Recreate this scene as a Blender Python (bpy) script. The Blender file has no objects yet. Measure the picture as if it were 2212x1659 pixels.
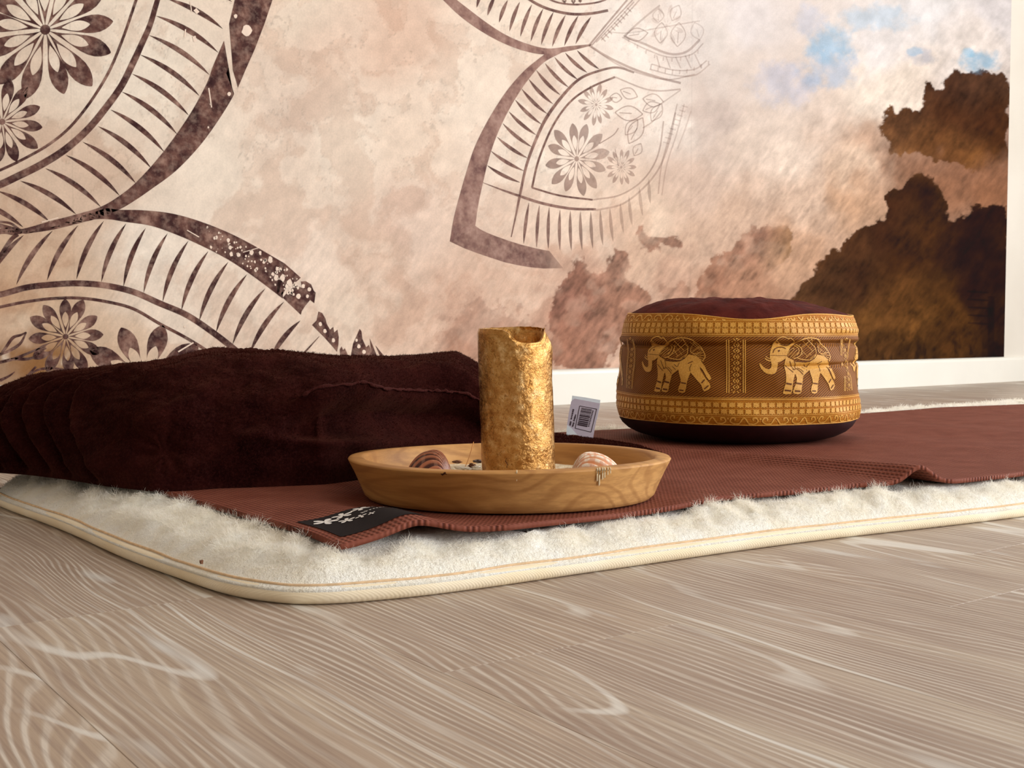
import bpy, bmesh, math, random
import numpy as np
from mathutils import Vector, Matrix
from mathutils.geometry import tessellate_polygon
random.seed(7)
RNG = np.random.default_rng(7)
SC = bpy.context.scene
COL = SC.collection
PI = math.pi

# ------------------------------------------------------------------ camera
W, H, F = 2212.0, 1659.0, 2500.0
CAM_H = 0.19
PITCH = math.atan((829.5 - 705.0) / F)
YAW = math.radians(36.4)
WALL_Y = 2.2
cd = bpy.data.cameras.new('camera'); cam = bpy.data.objects.new('camera', cd); COL.objects.link(cam)
cam.location = (0, 0, CAM_H)
cam.rotation_euler = (PI / 2 - PITCH, 0, -YAW)
cd.sensor_width = 36; cd.lens = F / W * 36; cd.clip_start = 0.02; cd.clip_end = 60
cd.dof.use_dof = True; cd.dof.focus_distance = 1.02; cd.dof.aperture_fstop = 40
SC.camera = cam

# ------------------------------------------------------------------ world, lights, exposure
SC.view_settings.view_transform = 'Standard'
SC.view_settings.look = 'None'
SC.view_settings.exposure = 0.70
SC.view_settings.gamma = 1.0
SC.view_settings.use_curve_mapping = False
wd = bpy.data.worlds.new('world'); SC.world = wd; wd.use_nodes = True
wd.node_tree.nodes['Background'].inputs[0].default_value = (0.80, 0.90, 1.0, 1)
wd.node_tree.nodes['Background'].inputs[1].default_value = 0.6

def area(name, loc, target, sx, sy, power, color):
    l = bpy.data.lights.new(name, 'AREA'); l.shape = 'RECTANGLE'; l.size = sx; l.size_y = sy
    l.energy = power; l.color = color
    o = bpy.data.objects.new(name, l); COL.objects.link(o); o.location = loc
    o.rotation_euler = (Vector(target) - Vector(loc)).to_track_quat('-Z', 'Y').to_euler()
    return o
# daylight entering through two windows assumed out of view (each light sits in its opening)
area('daylight_right', (4.57, -0.75, 1.30), (0.0, -0.75, 0.95), 2.6, 2.0, 66, (0.94, 0.97, 1.0))
area('daylight_back', (2.25, -2.46, 1.3), (2.0, 2.0, 0.9), 1.7, 1.9, 54, (0.94, 0.97, 1.0))

# ------------------------------------------------------------------ projection helpers (photograph pixel -> point on a real plane)
CM = cam.rotation_euler.to_matrix()
CP = Vector((0, 0, CAM_H))
FWD = Vector((math.sin(YAW), math.cos(YAW), 0)); RGT = Vector((math.cos(YAW), -math.sin(YAW), 0))
def ray(px, py):
    return CM @ Vector(((px - W / 2) / F, -(py - H / 2) / F, -1.0))
def on_z(px, py, z):
    d = ray(px, py); return CP + d * ((z - CAM_H) / d.z)
def on_wall(px, py, y=WALL_Y):
    d = ray(px, py); return CP + d * (y / d.y)
def at_depth(px, py, dep):
    d = ray(px, py); return CP + d * (dep / (d.dot(FWD)))
CMn = np.array(CM)
def project_np(P):
    q = (P - np.array([0, 0, CAM_H])) @ CMn
    return W / 2 + F * q[:, 0] / -q[:, 2], H / 2 - F * q[:, 1] / -q[:, 2]

# ------------------------------------------------------------------ numpy noise
def _hash(ix, iy, seed):
    h = (ix.astype(np.int64) * 374761393 + iy.astype(np.int64) * 668265263 + seed * 982451653) & 0x7fffffff
    h = ((h ^ (h >> 13)) * 1274126177) & 0x7fffffff
    h = (h ^ (h >> 16)) & 0x7fffffff
    return (h % 100003) / 100003.0
def vnoise(x, y, seed=0):
    ix = np.floor(x); iy = np.floor(y); fx = x - ix; fy = y - iy
    fx = fx * fx * (3 - 2 * fx); fy = fy * fy * (3 - 2 * fy)
    a = _hash(ix, iy, seed); b = _hash(ix + 1, iy, seed); c = _hash(ix, iy + 1, seed); d = _hash(ix + 1, iy + 1, seed)
    return (a * (1 - fx) + b * fx) * (1 - fy) + (c * (1 - fx) + d * fx) * fy
def fbm(x, y, octv=4, seed=0, gain=0.5):
    s = 0; a = 1; t = 0
    for k in range(octv):
        s = s + a * vnoise(x * 2 ** k + 17.3 * k, y * 2 ** k + 9.1 * k, seed + k); t += a; a *= gain
    return s / t
def sstep(a, b, x):
    t = np.clip((x - a) / (b - a), 0, 1); return t * t * (3 - 2 * t)
def lin(c):
    c = np.asarray(c, float) / 255.0
    return np.where(c <= 0.04045, c / 12.92, ((c + 0.055) / 1.055) ** 2.4)
def rgb(r, g, b):
    v = lin((r, g, b)); return (float(v[0]), float(v[1]), float(v[2]), 1.0)

# ------------------------------------------------------------------ object helpers
def tag(o, label=None, cat=None, group=None, kind=None):
    if label: o['label'] = label
    if cat: o['category'] = cat
    if group: o['group'] = group
    if kind: o['kind'] = kind
    return o
def empty(name, loc=(0, 0, 0)):
    o = bpy.data.objects.new(name, None); COL.objects.link(o); o.location = loc; o.empty_display_size = 0.03
    return o
def link(name, me, m=None, parent=None, smooth=True):
    o = bpy.data.objects.new(name, me); COL.objects.link(o)
    if m is not None and not len(me.materials): me.materials.append(m)
    if parent is not None:
        o.parent = parent
        bpy.context.view_layer.update()
        o.matrix_parent_inverse = parent.matrix_world.inverted()
    if smooth and len(me.polygons):
        me.polygons.foreach_set('use_smooth', np.ones(len(me.polygons), bool))
    return o
def obj(name, bm, m=None, parent=None, smooth=True):
    me = bpy.data.meshes.new(name); bm.normal_update(); bm.to_mesh(me); bm.free()
    return link(name, me, m, parent, smooth)
def mesh_np(name, V, Fq, m=None, parent=None, smooth=True):
    """V (n,3), Fq (k,3 or 4) int"""
    me = bpy.data.meshes.new(name)
    V = np.asarray(V, np.float32); Fq = np.asarray(Fq, np.int32)
    n = Fq.shape[1]
    me.vertices.add(len(V)); me.vertices.foreach_set('co', V.ravel())
    me.loops.add(Fq.size); me.loops.foreach_set('vertex_index', Fq.ravel())
    me.polygons.add(len(Fq)); me.polygons.foreach_set('loop_start', np.arange(0, Fq.size, n, dtype=np.int32))
    me.update(calc_edges=True); me.validate()
    return link(name, me, m, parent, smooth)
def grid_faces(nu, nv, wrap_u=False, wrap_v=False):
    iu = np.arange(nu if wrap_u else nu - 1); iv = np.arange(nv if wrap_v else nv - 1)
    I, J = np.meshgrid(iu, iv, indexing='ij'); I = I.ravel(); J = J.ravel()
    I2 = (I + 1) % nu; J2 = (J + 1) % nv
    return np.stack([I * nv + J, I2 * nv + J, I2 * nv + J2, I * nv + J2], 1)
def box(bm, x0, x1, y0, y1, z0, z1):
    vs = [bm.verts.new(p) for p in ((x0, y0, z0), (x1, y0, z0), (x1, y1, z0), (x0, y1, z0), (x0, y0, z1), (x1, y0, z1), (x1, y1, z1), (x0, y1, z1))]
    for f in ((0, 3, 2, 1), (4, 5, 6, 7), (0, 1, 5, 4), (1, 2, 6, 5), (2, 3, 7, 6), (3, 0, 4, 7)):
        bm.faces.new([vs[i] for i in f])
def catmull(P, n, closed=False):
    P = np.asarray(P, float); out = []
    m = len(P)
    rng = range(m) if closed else range(m - 1)
    for i in rng:
        p0 = P[(i - 1) % m] if (closed or i > 0) else 2 * P[0] - P[1]
        p1 = P[i]; p2 = P[(i + 1) % m]
        p3 = P[(i + 2) % m] if (closed or i + 2 < m) else 2 * P[-1] - P[-2]
        for k in range(n):
            t = k / n
            out.append(0.5 * ((2 * p1) + (-p0 + p2) * t + (2 * p0 - 5 * p1 + 4 * p2 - p3) * t * t + (-p0 + 3 * p1 - 3 * p2 + p3) * t ** 3))
    if not closed: out.append(P[-1])
    return np.array(out)
def tube_np(path, rad, seg=8, closed=False):
    """path (n,3), rad scalar or (n,) -> V, F"""
    P = np.asarray(path, float); n = len(P); r = np.broadcast_to(rad, (n,))
    if closed: T = np.roll(P, -1, 0) - np.roll(P, 1, 0)
    else: T = np.gradient(P, axis=0)
    T /= np.linalg.norm(T, axis=1)[:, None] + 1e-12
    up = np.tile(np.array([0.01, 0.02, 1.0]), (n, 1))
    A = np.cross(T, up); A /= np.linalg.norm(A, axis=1)[:, None] + 1e-12
    B = np.cross(A, T)
    th = np.arange(seg) * 2 * PI / seg
    V = P[:, None, :] + r[:, None, None] * (A[:, None, :] * np.cos(th)[None, :, None] + B[:, None, :] * np.sin(th)[None, :, None])
    return V.reshape(-1, 3), grid_faces(n, seg, closed, True)

# ------------------------------------------------------------------ material helpers
class NT:
    def __init__(s, name):
        s.m = bpy.data.materials.new(name); s.m.use_nodes = True; s.t = s.m.node_tree
        s.b = s.t.nodes['Principled BSDF']; s.out = s.t.nodes['Material Output']
    def n(s, typ, **kw):
        nd = s.t.nodes.new('ShaderNode' + typ)
        for k, v in kw.items():
            if k.startswith('i_'):
                key = k[2:]; key = int(key) if key.isdigit() else key.replace('_', ' ')
                s.set(nd.inputs[key], v)
            else: setattr(nd, k, v)
        return nd
    def set(s, sock, v):
        if hasattr(v, 'default_value') and hasattr(v, 'links'): s.t.links.new(v, sock)
        else: sock.default_value = v
    def math(s, op, a, b=0.0, c=0.0):
        nd = s.t.nodes.new('ShaderNodeMath'); nd.operation = op
        s.set(nd.inputs[0], a); s.set(nd.inputs[1], b); s.set(nd.inputs[2], c); return nd.outputs[0]
    def mix(s, f, a, b, mode='MIX'):
        nd = s.t.nodes.new('ShaderNodeMix'); nd.data_type = 'RGBA'; nd.blend_type = mode
        s.set(nd.inputs[0], f); s.set(nd.inputs[6], a); s.set(nd.inputs[7], b); return nd.outputs[2]
    def ramp(s, f, stops, interp='LINEAR'):
        nd = s.t.nodes.new('ShaderNodeValToRGB'); cr = nd.color_ramp; cr.interpolation = interp
        while len(cr.elements) < len(stops): cr.elements.new(0.5)
        for e, (p, c) in zip(cr.elements, stops):
            e.position = p; e.color = c if len(c) == 4 else (*c, 1)
        s.set(nd.inputs[0], f); return nd.outputs[0]
    def sep(s, v):
        nd = s.t.nodes.new('ShaderNodeSeparateXYZ'); s.set(nd.inputs[0], v); return nd.outputs
    def comb(s, x, y, z):
        nd = s.t.nodes.new('ShaderNodeCombineXYZ'); s.set(nd.inputs[0], x); s.set(nd.inputs[1], y); s.set(nd.inputs[2], z); return nd.outputs[0]
    def mapping(s, v, scale=(1, 1, 1), rot=(0, 0, 0), loc=(0, 0, 0)):
        nd = s.t.nodes.new('ShaderNodeMapping'); s.set(nd.inputs[0], v)
        nd.inputs[1].default_value = loc; nd.inputs[2].default_value = rot; nd.inputs[3].default_value = scale; return nd.outputs[0]
    def noise(s, v, scale, detail=3, rough=0.5, dist=0.0, color=False):
        nd = s.t.nodes.new('ShaderNodeTexNoise'); s.set(nd.inputs['Vector'], v)
        nd.inputs['Scale'].default_value = scale; nd.inputs['Detail'].default_value = detail
        nd.inputs['Roughness'].default_value = rough; nd.inputs['Distortion'].default_value = dist
        return nd.outputs[1 if color else 0]
    def bump(s, h, strength=0.5, dist=0.001):
        nd = s.t.nodes.new('ShaderNodeBump'); s.set(nd.inputs['Height'], h)
        nd.inputs['Strength'].default_value = strength; nd.inputs['Distance'].default_value = dist
        s.t.links.new(nd.outputs[0], s.b.inputs['Normal']); return nd
    def pos(s): return s.n('NewGeometry').outputs['Position']
    def tc(s, k='Object'): return s.n('TexCoord').outputs[k]
    def base(s, c, rough=0.6, spec=0.5, metal=0.0):
        s.set(s.b.inputs['Base Color'], c); s.set(s.b.inputs['Roughness'], rough)
        s.b.inputs['Specular IOR Level'].default_value = spec; s.set(s.b.inputs['Metallic'], metal); return s
BW = lambda a: (a, a, a, 1)
def plain(name, c, rough=0.6, spec=0.4, nscale=60, namt=0.12, bump=0.0, bscale=400):
    t = NT(name); p = t.tc()
    nz = t.noise(p, nscale, 4)
    c2 = tuple(x * (1 - namt) for x in c[:3]) + (1,); c1 = tuple(min(1, x * (1 + namt)) for x in c[:3]) + (1,)
    t.base(t.ramp(nz, [(0.3, c2), (0.7, c1)]), rough, spec)
    if bump: t.bump(t.noise(p, bscale, 3), bump, 0.0006)
    return t.m

# ================================================================== ROOM SHELL
RX0, RX1, RY0, RY1, RZ = -2.6, 4.6, -2.5, WALL_Y, 2.55
t = NT('white_wall_paint'); p = t.pos()
t.base(t.ramp(t.noise(p, 3, 3), [(0.3, rgb(214, 206, 194)), (0.7, rgb(224, 217, 206))]), 0.75, 0.3)
t.bump(t.noise(p, 160, 4, 0.7), 0.35, 0.0012); M_WALL = t.m
M_CEIL = plain('ceiling_paint', rgb(236, 233, 226), 0.9, 0.2, 4, 0.03)
M_BASE = plain('baseboard_lacquer', rgb(232, 228, 218), 0.38, 0.5, 8, 0.02)
M_WFRAME = plain('window_frame_lacquer', rgb(238, 238, 234), 0.35, 0.5, 8, 0.02)

def struct(name, bm, m): return tag(obj(name, bm, m, None, False), kind='structure')
bm = bmesh.new(); box(bm, RX0, RX1, WALL_Y, WALL_Y + 0.15, 0, RZ); struct('wall_back', bm, M_WALL)
bm = bmesh.new(); box(bm, RX0 - 0.15, RX0, RY0, RY1, 0, RZ); struct('wall_left', bm, M_WALL)
bm = bmesh.new()   # right wall with a tall window opening
y0, y1, z0, z1 = -2.1, 0.6, 0.25, 2.35
box(bm, RX1, RX1 + 0.15, RY0, y0, 0, RZ); box(bm, RX1, RX1 + 0.15, y1, RY1, 0, RZ)
box(bm, RX1, RX1 + 0.15, y0, y1, 0, z0); box(bm, RX1, RX1 + 0.15, y0, y1, z1, RZ); struct('wall_right', bm, M_WALL)
bm = bmesh.new()   # wall behind the camera with a window opening
a0, a1, b0, b1 = 1.4, 3.1, 0.35, 2.25
box(bm, RX0, a0, RY0 - 0.15, RY0, 0, RZ); box(bm, a1, RX1, RY0 - 0.15, RY0, 0, RZ)
box(bm, a0, a1, RY0 - 0.15, RY0, 0, b0); box(bm, a0, a1, RY0 - 0.15, RY0, b1, RZ); struct('wall_front', bm, M_WALL)
bm = bmesh.new(); box(bm, RX0, RX1, RY0, RY1, RZ, RZ + 0.1); struct('ceiling', bm, M_CEIL)
bm = bmesh.new()
for ya, yb in ((y0, y0 + 0.05), (y1 - 0.05, y1), ((y0 + y1) / 2 - 0.04, (y0 + y1) / 2 + 0.04)): box(bm, RX1 + 0.03, RX1 + 0.1, ya, yb, z0, z1)
for za, zb in ((z0, z0 + 0.05), (z1 - 0.05, z1)): box(bm, RX1 + 0.03, RX1 + 0.1, y0 + 0.05, y1 - 0.05, za, zb)
struct('window_1', bm, M_WFRAME)
bm = bmesh.new()
for xa, xb in ((a0, a0 + 0.05), (a1 - 0.05, a1), ((a0 + a1) / 2 - 0.04, (a0 + a1) / 2 + 0.04)): box(bm, xa, xb, RY0 - 0.1, RY0 - 0.03, b0, b1)
for za, zb in ((b0, b0 + 0.05), (b1 - 0.05, b1)): box(bm, a0 + 0.05, a1 - 0.05, RY0 - 0.1, RY0 - 0.03, za, zb)
struct('window_2', bm, M_WFRAME)
# baseboards with a rounded upper lip
def baseboard(name, p0, p1, nrm):
    prof = [(0, 0), (0.015, 0), (0.015, 0.074), (0.0135, 0.080), (0.010, 0.0835), (0, 0.085)]
    bm = bmesh.new(); rows = []
    for P in (p0, p1):
        rows.append([bm.verts.new((P[0] + nrm[0] * a, P[1] + nrm[1] * a, z)) for a, z in prof])
    n = len(prof)
    for i in range(n): bm.faces.new((rows[0][i], rows[0][(i + 1) % n], rows[1][(i + 1) % n], rows[1][i]))
    bm.faces.new(rows[0][::-1]); bm.faces.new(rows[1])
    bmesh.ops.recalc_face_normals(bm, faces=bm.faces)
    struct(name, bm, M_BASE)
baseboard('baseboard_back', (RX0, WALL_Y), (RX1, WALL_Y), (0, -1))
baseboard('baseboard_right', (RX1, RY0), (RX1, WALL_Y - 0.016), (-1, 0))
baseboard('baseboard_left', (RX0, RY0), (RX0, WALL_Y - 0.016), (1, 0))

# ---- floor: slab + planks (each plank a part)
t = NT('limed_plank'); p = t.tc('Object'); rnd = t.n('ObjectInfo').outputs['Random']
x, y, z = t.sep(p)
r50 = t.math('MULTIPLY', rnd, 90.0)
v1 = t.comb(t.math('MULTIPLY', x, 8.0), t.math('MULTIPLY', y, 1.5), r50)
n1 = t.noise(v1, 1.0, 2, 0.4, 0.1)
v2 = t.comb(t.math('MULTIPLY', x, 40), t.math('MULTIPLY', y, 7), r50)
n2 = t.noise(v2, 1.0, 2, 0.5)
ph = t.math('ADD', t.math('MULTIPLY', n1, 24.0), t.math('ADD', t.math('MULTIPLY', x, 185.0), t.math('MULTIPLY', n2, 1.5)))
sn = t.math('SINE', t.math('MULTIPLY', ph, 2 * PI))
lines = t.ramp(t.math('MULTIPLY_ADD', sn, 0.5, 0.5), [(0.35, BW(0)), (0.68, BW(0.35)), (0.92, BW(1))])
# fine streaks along the plank
v3 = t.comb(t.math('MULTIPLY', x, 420), t.math('MULTIPLY', y, 9), r50); fine = t.noise(v3, 1.0, 3, 0.6)
v4 = t.comb(t.math('MULTIPLY', x, 16), t.math('MULTIPLY', y, 3.2), r50); big = t.noise(v4, 1.0, 3, 0.5)
v5 = t.comb(t.math('MULTIPLY', x, 30), t.math('MULTIPLY', y, 5), t.math('ADD', r50, 11)); amp = t.noise(v5, 1.0, 2, 0.5)
basec = t.ramp(big, [(0.28, rgb(144, 122, 107)), (0.5, rgb(166, 146, 129)), (0.72, rgb(188, 172, 152))])
basec = t.mix(t.ramp(rnd, [(0.0, BW(0)), (1.0, BW(0.35))]), basec, rgb(184, 160, 134))
c = t.mix(t.math('MULTIPLY', lines, t.ramp(amp, [(0.35, BW(0.22)), (0.7, BW(0.68))])), basec, rgb(222, 214, 202))
c = t.mix(t.ramp(fine, [(0.35, BW(0.55)), (0.58, BW(0))]), c, rgb(138, 116, 102))
bc = t.math('MULTIPLY_ADD', t.math('SINE', t.math('MULTIPLY', t.math('ADD', t.math('MULTIPLY', n1, 21.0), t.math('MULTIPLY', x, 46.0)), 2 * PI * 0.42)), 0.5, 0.5)
c = t.mix(t.math('MULTIPLY', t.ramp(bc, [(0.94, BW(0)), (0.995, BW(0.7))]), t.ramp(big, [(0.42, BW(0)), (0.6, BW(1))])), c, rgb(224, 220, 212))
lime = t.ramp(t.noise(t.comb(t.math('MULTIPLY', x, 28), t.math('MULTIPLY', y, 4.5), t.math('ADD', r50, 31)), 1.0, 2), [(0.66, BW(0)), (0.76, BW(0.75))])
c = t.mix(lime, c, rgb(220, 220, 216))
t.base(c, t.ramp(fine, [(0.3, BW(0.5)), (0.7, BW(0.36))]), 0.42)
t.bump(t.math('ADD', t.math('MULTIPLY', lines, 0.6), fine), 0.28, 0.0005); M_PLANK = t.m
bm = bmesh.new(); box(bm, RX0, RX1, RY0, RY1, -0.12, -0.012)
floor = struct('floor', bm, plain('underlay', rgb(60, 48, 42), 0.9, 0.1))
PW, PL = 0.18, 1.28
def plank_mesh(wd_, ln):
    bm = bmesh.new(); g = 0.00008
    x0, x1, y0_, y1_ = g, wd_ - g, g, ln - g; b = 0.00022
    lo = [bm.verts.new(q) for q in ((x0, y0_, -0.012), (x1, y0_, -0.012), (x1, y1_, -0.012), (x0, y1_, -0.012))]
    mi = [bm.verts.new(q) for q in ((x0, y0_, -b), (x1, y0_, -b), (x1, y1_, -b), (x0, y1_, -b))]
    hi = [bm.verts.new(q) for q in ((x0 + b, y0_ + b, 0), (x1 - b, y0_ + b, 0), (x1 - b, y1_ - b, 0), (x0 + b, y1_ - b, 0))]
    for A, B in ((lo, mi), (mi, hi)):
        for i in range(4): bm.faces.new((A[i], A[(i + 1) % 4], B[(i + 1) % 4], B[i]))
    bm.faces.new(hi); bm.faces.new(lo[::-1])
    me = bpy.data.meshes.new('plank'); bm.to_mesh(me); bm.free(); me.materials.append(M_PLANK); return me
full = plank_mesh(PW, PL); first = None
known = {0: 0.774, 1: 0.527, 2: 1.02, 3: 0.449}
k0 = int(math.ceil((RX0 - 0.161) / PW)); k1 = int(math.floor((RX1 - 0.161) / PW))
cache = {}
for k in range(k0, k1):
    off = known.get(k, (0.774 - 0.41 * k + 0.13 * math.sin(k * 5.1)) % PL)
    yj = off - PL * 4
    while yj < RY1:
        ya, yb = max(yj, RY0), min(yj + PL, RY1)
        if yb - ya > 0.04:
            ln = round(yb - ya, 4)
            if abs(ln - PL) < 1e-4: me = full
            else:
                me = plank_mesh(PW, ln)
            o = bpy.data.objects.new('plank', me); COL.objects.link(o); o.location = (0.161 + k * PW, ya, 0); o.parent = floor
        yj += PL

# ================================================================== MURAL (printed wall covering)
MURX1 = on_wall(2170, 700).x
MZ0, MZ1 = 0.0855, 2.35
mur = empty('wall_mural', (MURX1 - 2.0, WALL_Y - 0.001, MZ0))
tag(mur, 'large sepia wall mural of mandala petals fading into dark clouds', 'mural')
# grid: columns at even picture spacing so the print keeps its resolution where it recedes
pxs = np.arange(-60, 2170.1, 2.6)
colx = np.array([on_wall(v, 760).x for v in pxs]); colx[-1] = MURX1
colx = np.concatenate([np.linspace(-1.6, colx[0], 60)[:-1], colx])
rowz = np.concatenate([np.arange(MZ0, 1.34, 0.0033), np.linspace(1.345, MZ1, 60)])
GX, GZ = np.meshgrid(colx, rowz, indexing='ij')
P = np.stack([GX.ravel(), np.full(GX.size, WALL_Y - 0.0006), GZ.ravel()], 1)
PX, PY = project_np(P)
BGC = np.array([
 (-200,0,240,222,200),(-200,400,228,200,176),(-200,800,190,150,115),(0,0,240,222,200),(300,150,244,228,208),(200,420,220,190,165),(450,350,244,226,206),(100,560,216,182,152),(30,640,205,165,130),
 (50,700,226,196,166),(60,790,165,120,78),(110,760,190,150,110),(130,830,238,218,194),(10,825,240,225,205),(220,780,222,190,160),(400,620,242,222,202),(350,540,246,230,212),(700,100,232,204,182),
 (650,250,232,208,188),(750,300,244,226,206),(860,80,228,194,170),(900,300,238,214,192),(640,30,240,218,196),(600,450,240,217,196),(800,550,228,200,178),(650,560,242,218,198),(900,480,230,202,182),
 (750,700,236,212,190),(880,720,226,192,168),(1000,700,206,166,142),(1000,760,196,150,124),(1100,640,226,192,168),(1120,30,240,220,200),(1000,200,242,222,202),(1150,330,242,224,206),(1300,250,240,223,208),
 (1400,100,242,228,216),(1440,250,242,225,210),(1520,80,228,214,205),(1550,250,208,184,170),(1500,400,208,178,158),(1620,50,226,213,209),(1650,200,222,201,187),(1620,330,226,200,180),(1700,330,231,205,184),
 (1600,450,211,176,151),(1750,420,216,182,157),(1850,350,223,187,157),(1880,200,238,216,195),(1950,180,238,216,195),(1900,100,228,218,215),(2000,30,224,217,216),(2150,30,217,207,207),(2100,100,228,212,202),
 (1250,480,234,208,186),(1400,470,230,201,176),(1400,560,220,186,160),(1500,520,210,175,150),(1250,610,212,172,148),(1200,700,200,155,130),(1300,760,214,176,152),(1350,700,190,150,126),(1450,610,205,165,140),
 (1550,620,190,146,118),(1650,620,180,132,102),(1720,560,196,152,120),(1850,430,196,152,118),(1950,340,140,94,64),(2050,370,142,92,60),(2140,400,146,94,60),(1880,300,196,152,120),(2100,340,128,80,50),(1980,370,150,100,68),
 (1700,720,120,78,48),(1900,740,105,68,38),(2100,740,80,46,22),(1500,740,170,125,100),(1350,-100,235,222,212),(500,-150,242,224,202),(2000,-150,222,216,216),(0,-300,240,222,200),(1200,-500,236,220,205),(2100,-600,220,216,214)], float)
CLC = np.array([
 (1200,640,150,104,88),(1250,600,150,104,86),(1200,760,168,118,96),(1320,560,172,128,108),(1350,650,170,122,100),(1420,640,184,138,114),(1400,505,170,125,104),(1450,520,150,105,86),
 (1540,600,150,104,82),(1600,520,160,114,92),(1640,500,150,105,86),(1600,600,176,130,104),(1680,560,190,146,118),(1520,700,140,96,76),(1700,500,170,125,100),
 (1720,640,120,78,54),(1770,560,96,58,38),(1790,640,88,54,36),(1840,520,96,58,38),(1860,600,78,45,30),(1900,440,72,38,22),(1900,500,70,38,24),(1960,400,62,32,18),(2000,420,62,32,16),(2010,500,84,48,26),
 (1950,560,72,40,20),(1950,640,112,70,38),(1880,690,124,80,44),(1860,760,90,56,32),(1980,690,128,82,44),(2050,560,58,30,14),(2090,480,52,24,12),(2150,470,48,22,10),(2100,540,40,17,8),(2160,600,42,18,8),(2100,620,48,22,10),(2060,680,104,64,32),
 (2060,750,96,58,30),(2120,750,72,42,20),(2150,700,52,26,12),(2160,760,40,20,10),(2000,770,84,52,28),
 (2100,170,92,58,46),(2160,180,96,62,50),(2060,190,84,50,38),(2000,210,92,56,40),(2050,250,86,48,30),(2120,260,84,46,28),(2160,300,80,44,24),(1940,250,110,70,50),(1920,280,128,84,60),(1990,300,112,70,44),(2060,320,130,82,52),(1950,340,160,108,76),(2100,350,140,90,56),(2165,360,120,74,44)], float)
def idw(C, X, Y, sig):
    D = np.zeros((len(X), 3)); Wt = np.zeros(len(X))
    cl = lin(C[:, 2:5])
    for i in range(len(C)):
        d2 = ((X - C[i, 0]) ** 2 + (Y - C[i, 1]) ** 2) / sig ** 2
        w = 1.0 / (d2 ** 1.6 + 0.02)
        D += w[:, None] * cl[i][None, :]; Wt += w
    return D / Wt[:, None]
def poly_sd(X, Y, poly):
    """approximate signed distance (positive inside) to a polygon, picture units"""
    inside = np.zeros(len(X), bool); dmin = np.full(len(X), 1e9)
    n = len(poly)
    for i in range(n):
        x1, y1_ = poly[i]; x2, y2 = poly[(i + 1) % n]
        cond = ((y1_ > Y) != (y2 > Y)) & (X < (x2 - x1) * (Y - y1_) / ((y2 - y1_) + 1e-9) + x1)
        inside ^= cond
        ex, ey = x2 - x1, y2 - y1_; L = ex * ex + ey * ey + 1e-9
        tt = np.clip(((X - x1) * ex + (Y - y1_) * ey) / L, 0, 1)
        dmin = np.minimum(dmin, (X - x1 - tt * ex) ** 2 + (Y - y1_ - tt * ey) ** 2)
    d = np.sqrt(dmin); return np.where(inside, d, -d)
w1 = (fbm(PX / 60, PY / 60, 4, 3) - 0.5); w2 = (fbm(PX / 60, PY / 60, 4, 33) - 0.5)
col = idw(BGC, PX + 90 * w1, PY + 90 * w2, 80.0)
# watercolour blotches (left / centre) and diagonal brush strokes (right / bottom)
bl = fbm(PX / 95 + w1 * 1.6, PY / 95 + w2 * 1.6, 5, 11, 0.55)
leftw = 1 - sstep(1250, 1650, PX)
stepb = sstep(0.50, 0.525, bl) * 0.5 + sstep(0.585, 0.60, bl) * 0.5
col *= (1 + leftw * (0.06 - 0.11 * stepb))[:, None]
col *= (1 - np.outer(leftw * stepb, [0.0, 0.06, 0.09]))
ln_ = np.exp(-((bl - 0.512) / 0.0038) ** 2) + 0.8 * np.exp(-((bl - 0.592) / 0.0035) ** 2)
col *= (1 - 0.20 * leftw * np.clip(ln_, 0, 1) * sstep(560, 300, PY))[:, None]
ang = math.radians(-56); ca, sa = math.cos(ang), math.sin(ang)
SX = PX * ca + PY * sa; SY = -PX * sa + PY * ca
st = fbm(SX / 34, SY / 9, 4, 21, 0.62) * 0.6 + fbm(SX / 12, SY / 4.2, 3, 71, 0.6) * 0.4
blot = fbm(PX / 26, PY / 26, 4, 41, 0.6)
strw = sstep(250, 620, PY + (PX - 900) * 0.22) * 0.75 + 0.25
dk = sstep(1250, 2000, PX + (PY - 400) * 0.9)
col *= np.clip(1 + (st - 0.5) * strw * (0.45 + 0.6 * dk) + (blot - 0.5) * (0.28 + 0.35 * dk), 0.3, 2.0)[:, None]
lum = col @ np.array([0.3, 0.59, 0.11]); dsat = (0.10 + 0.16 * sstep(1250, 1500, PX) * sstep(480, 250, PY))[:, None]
col = col * (1 - dsat) + lum[:, None] * np.array([1.0, 0.985, 0.985]) * dsat
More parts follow.
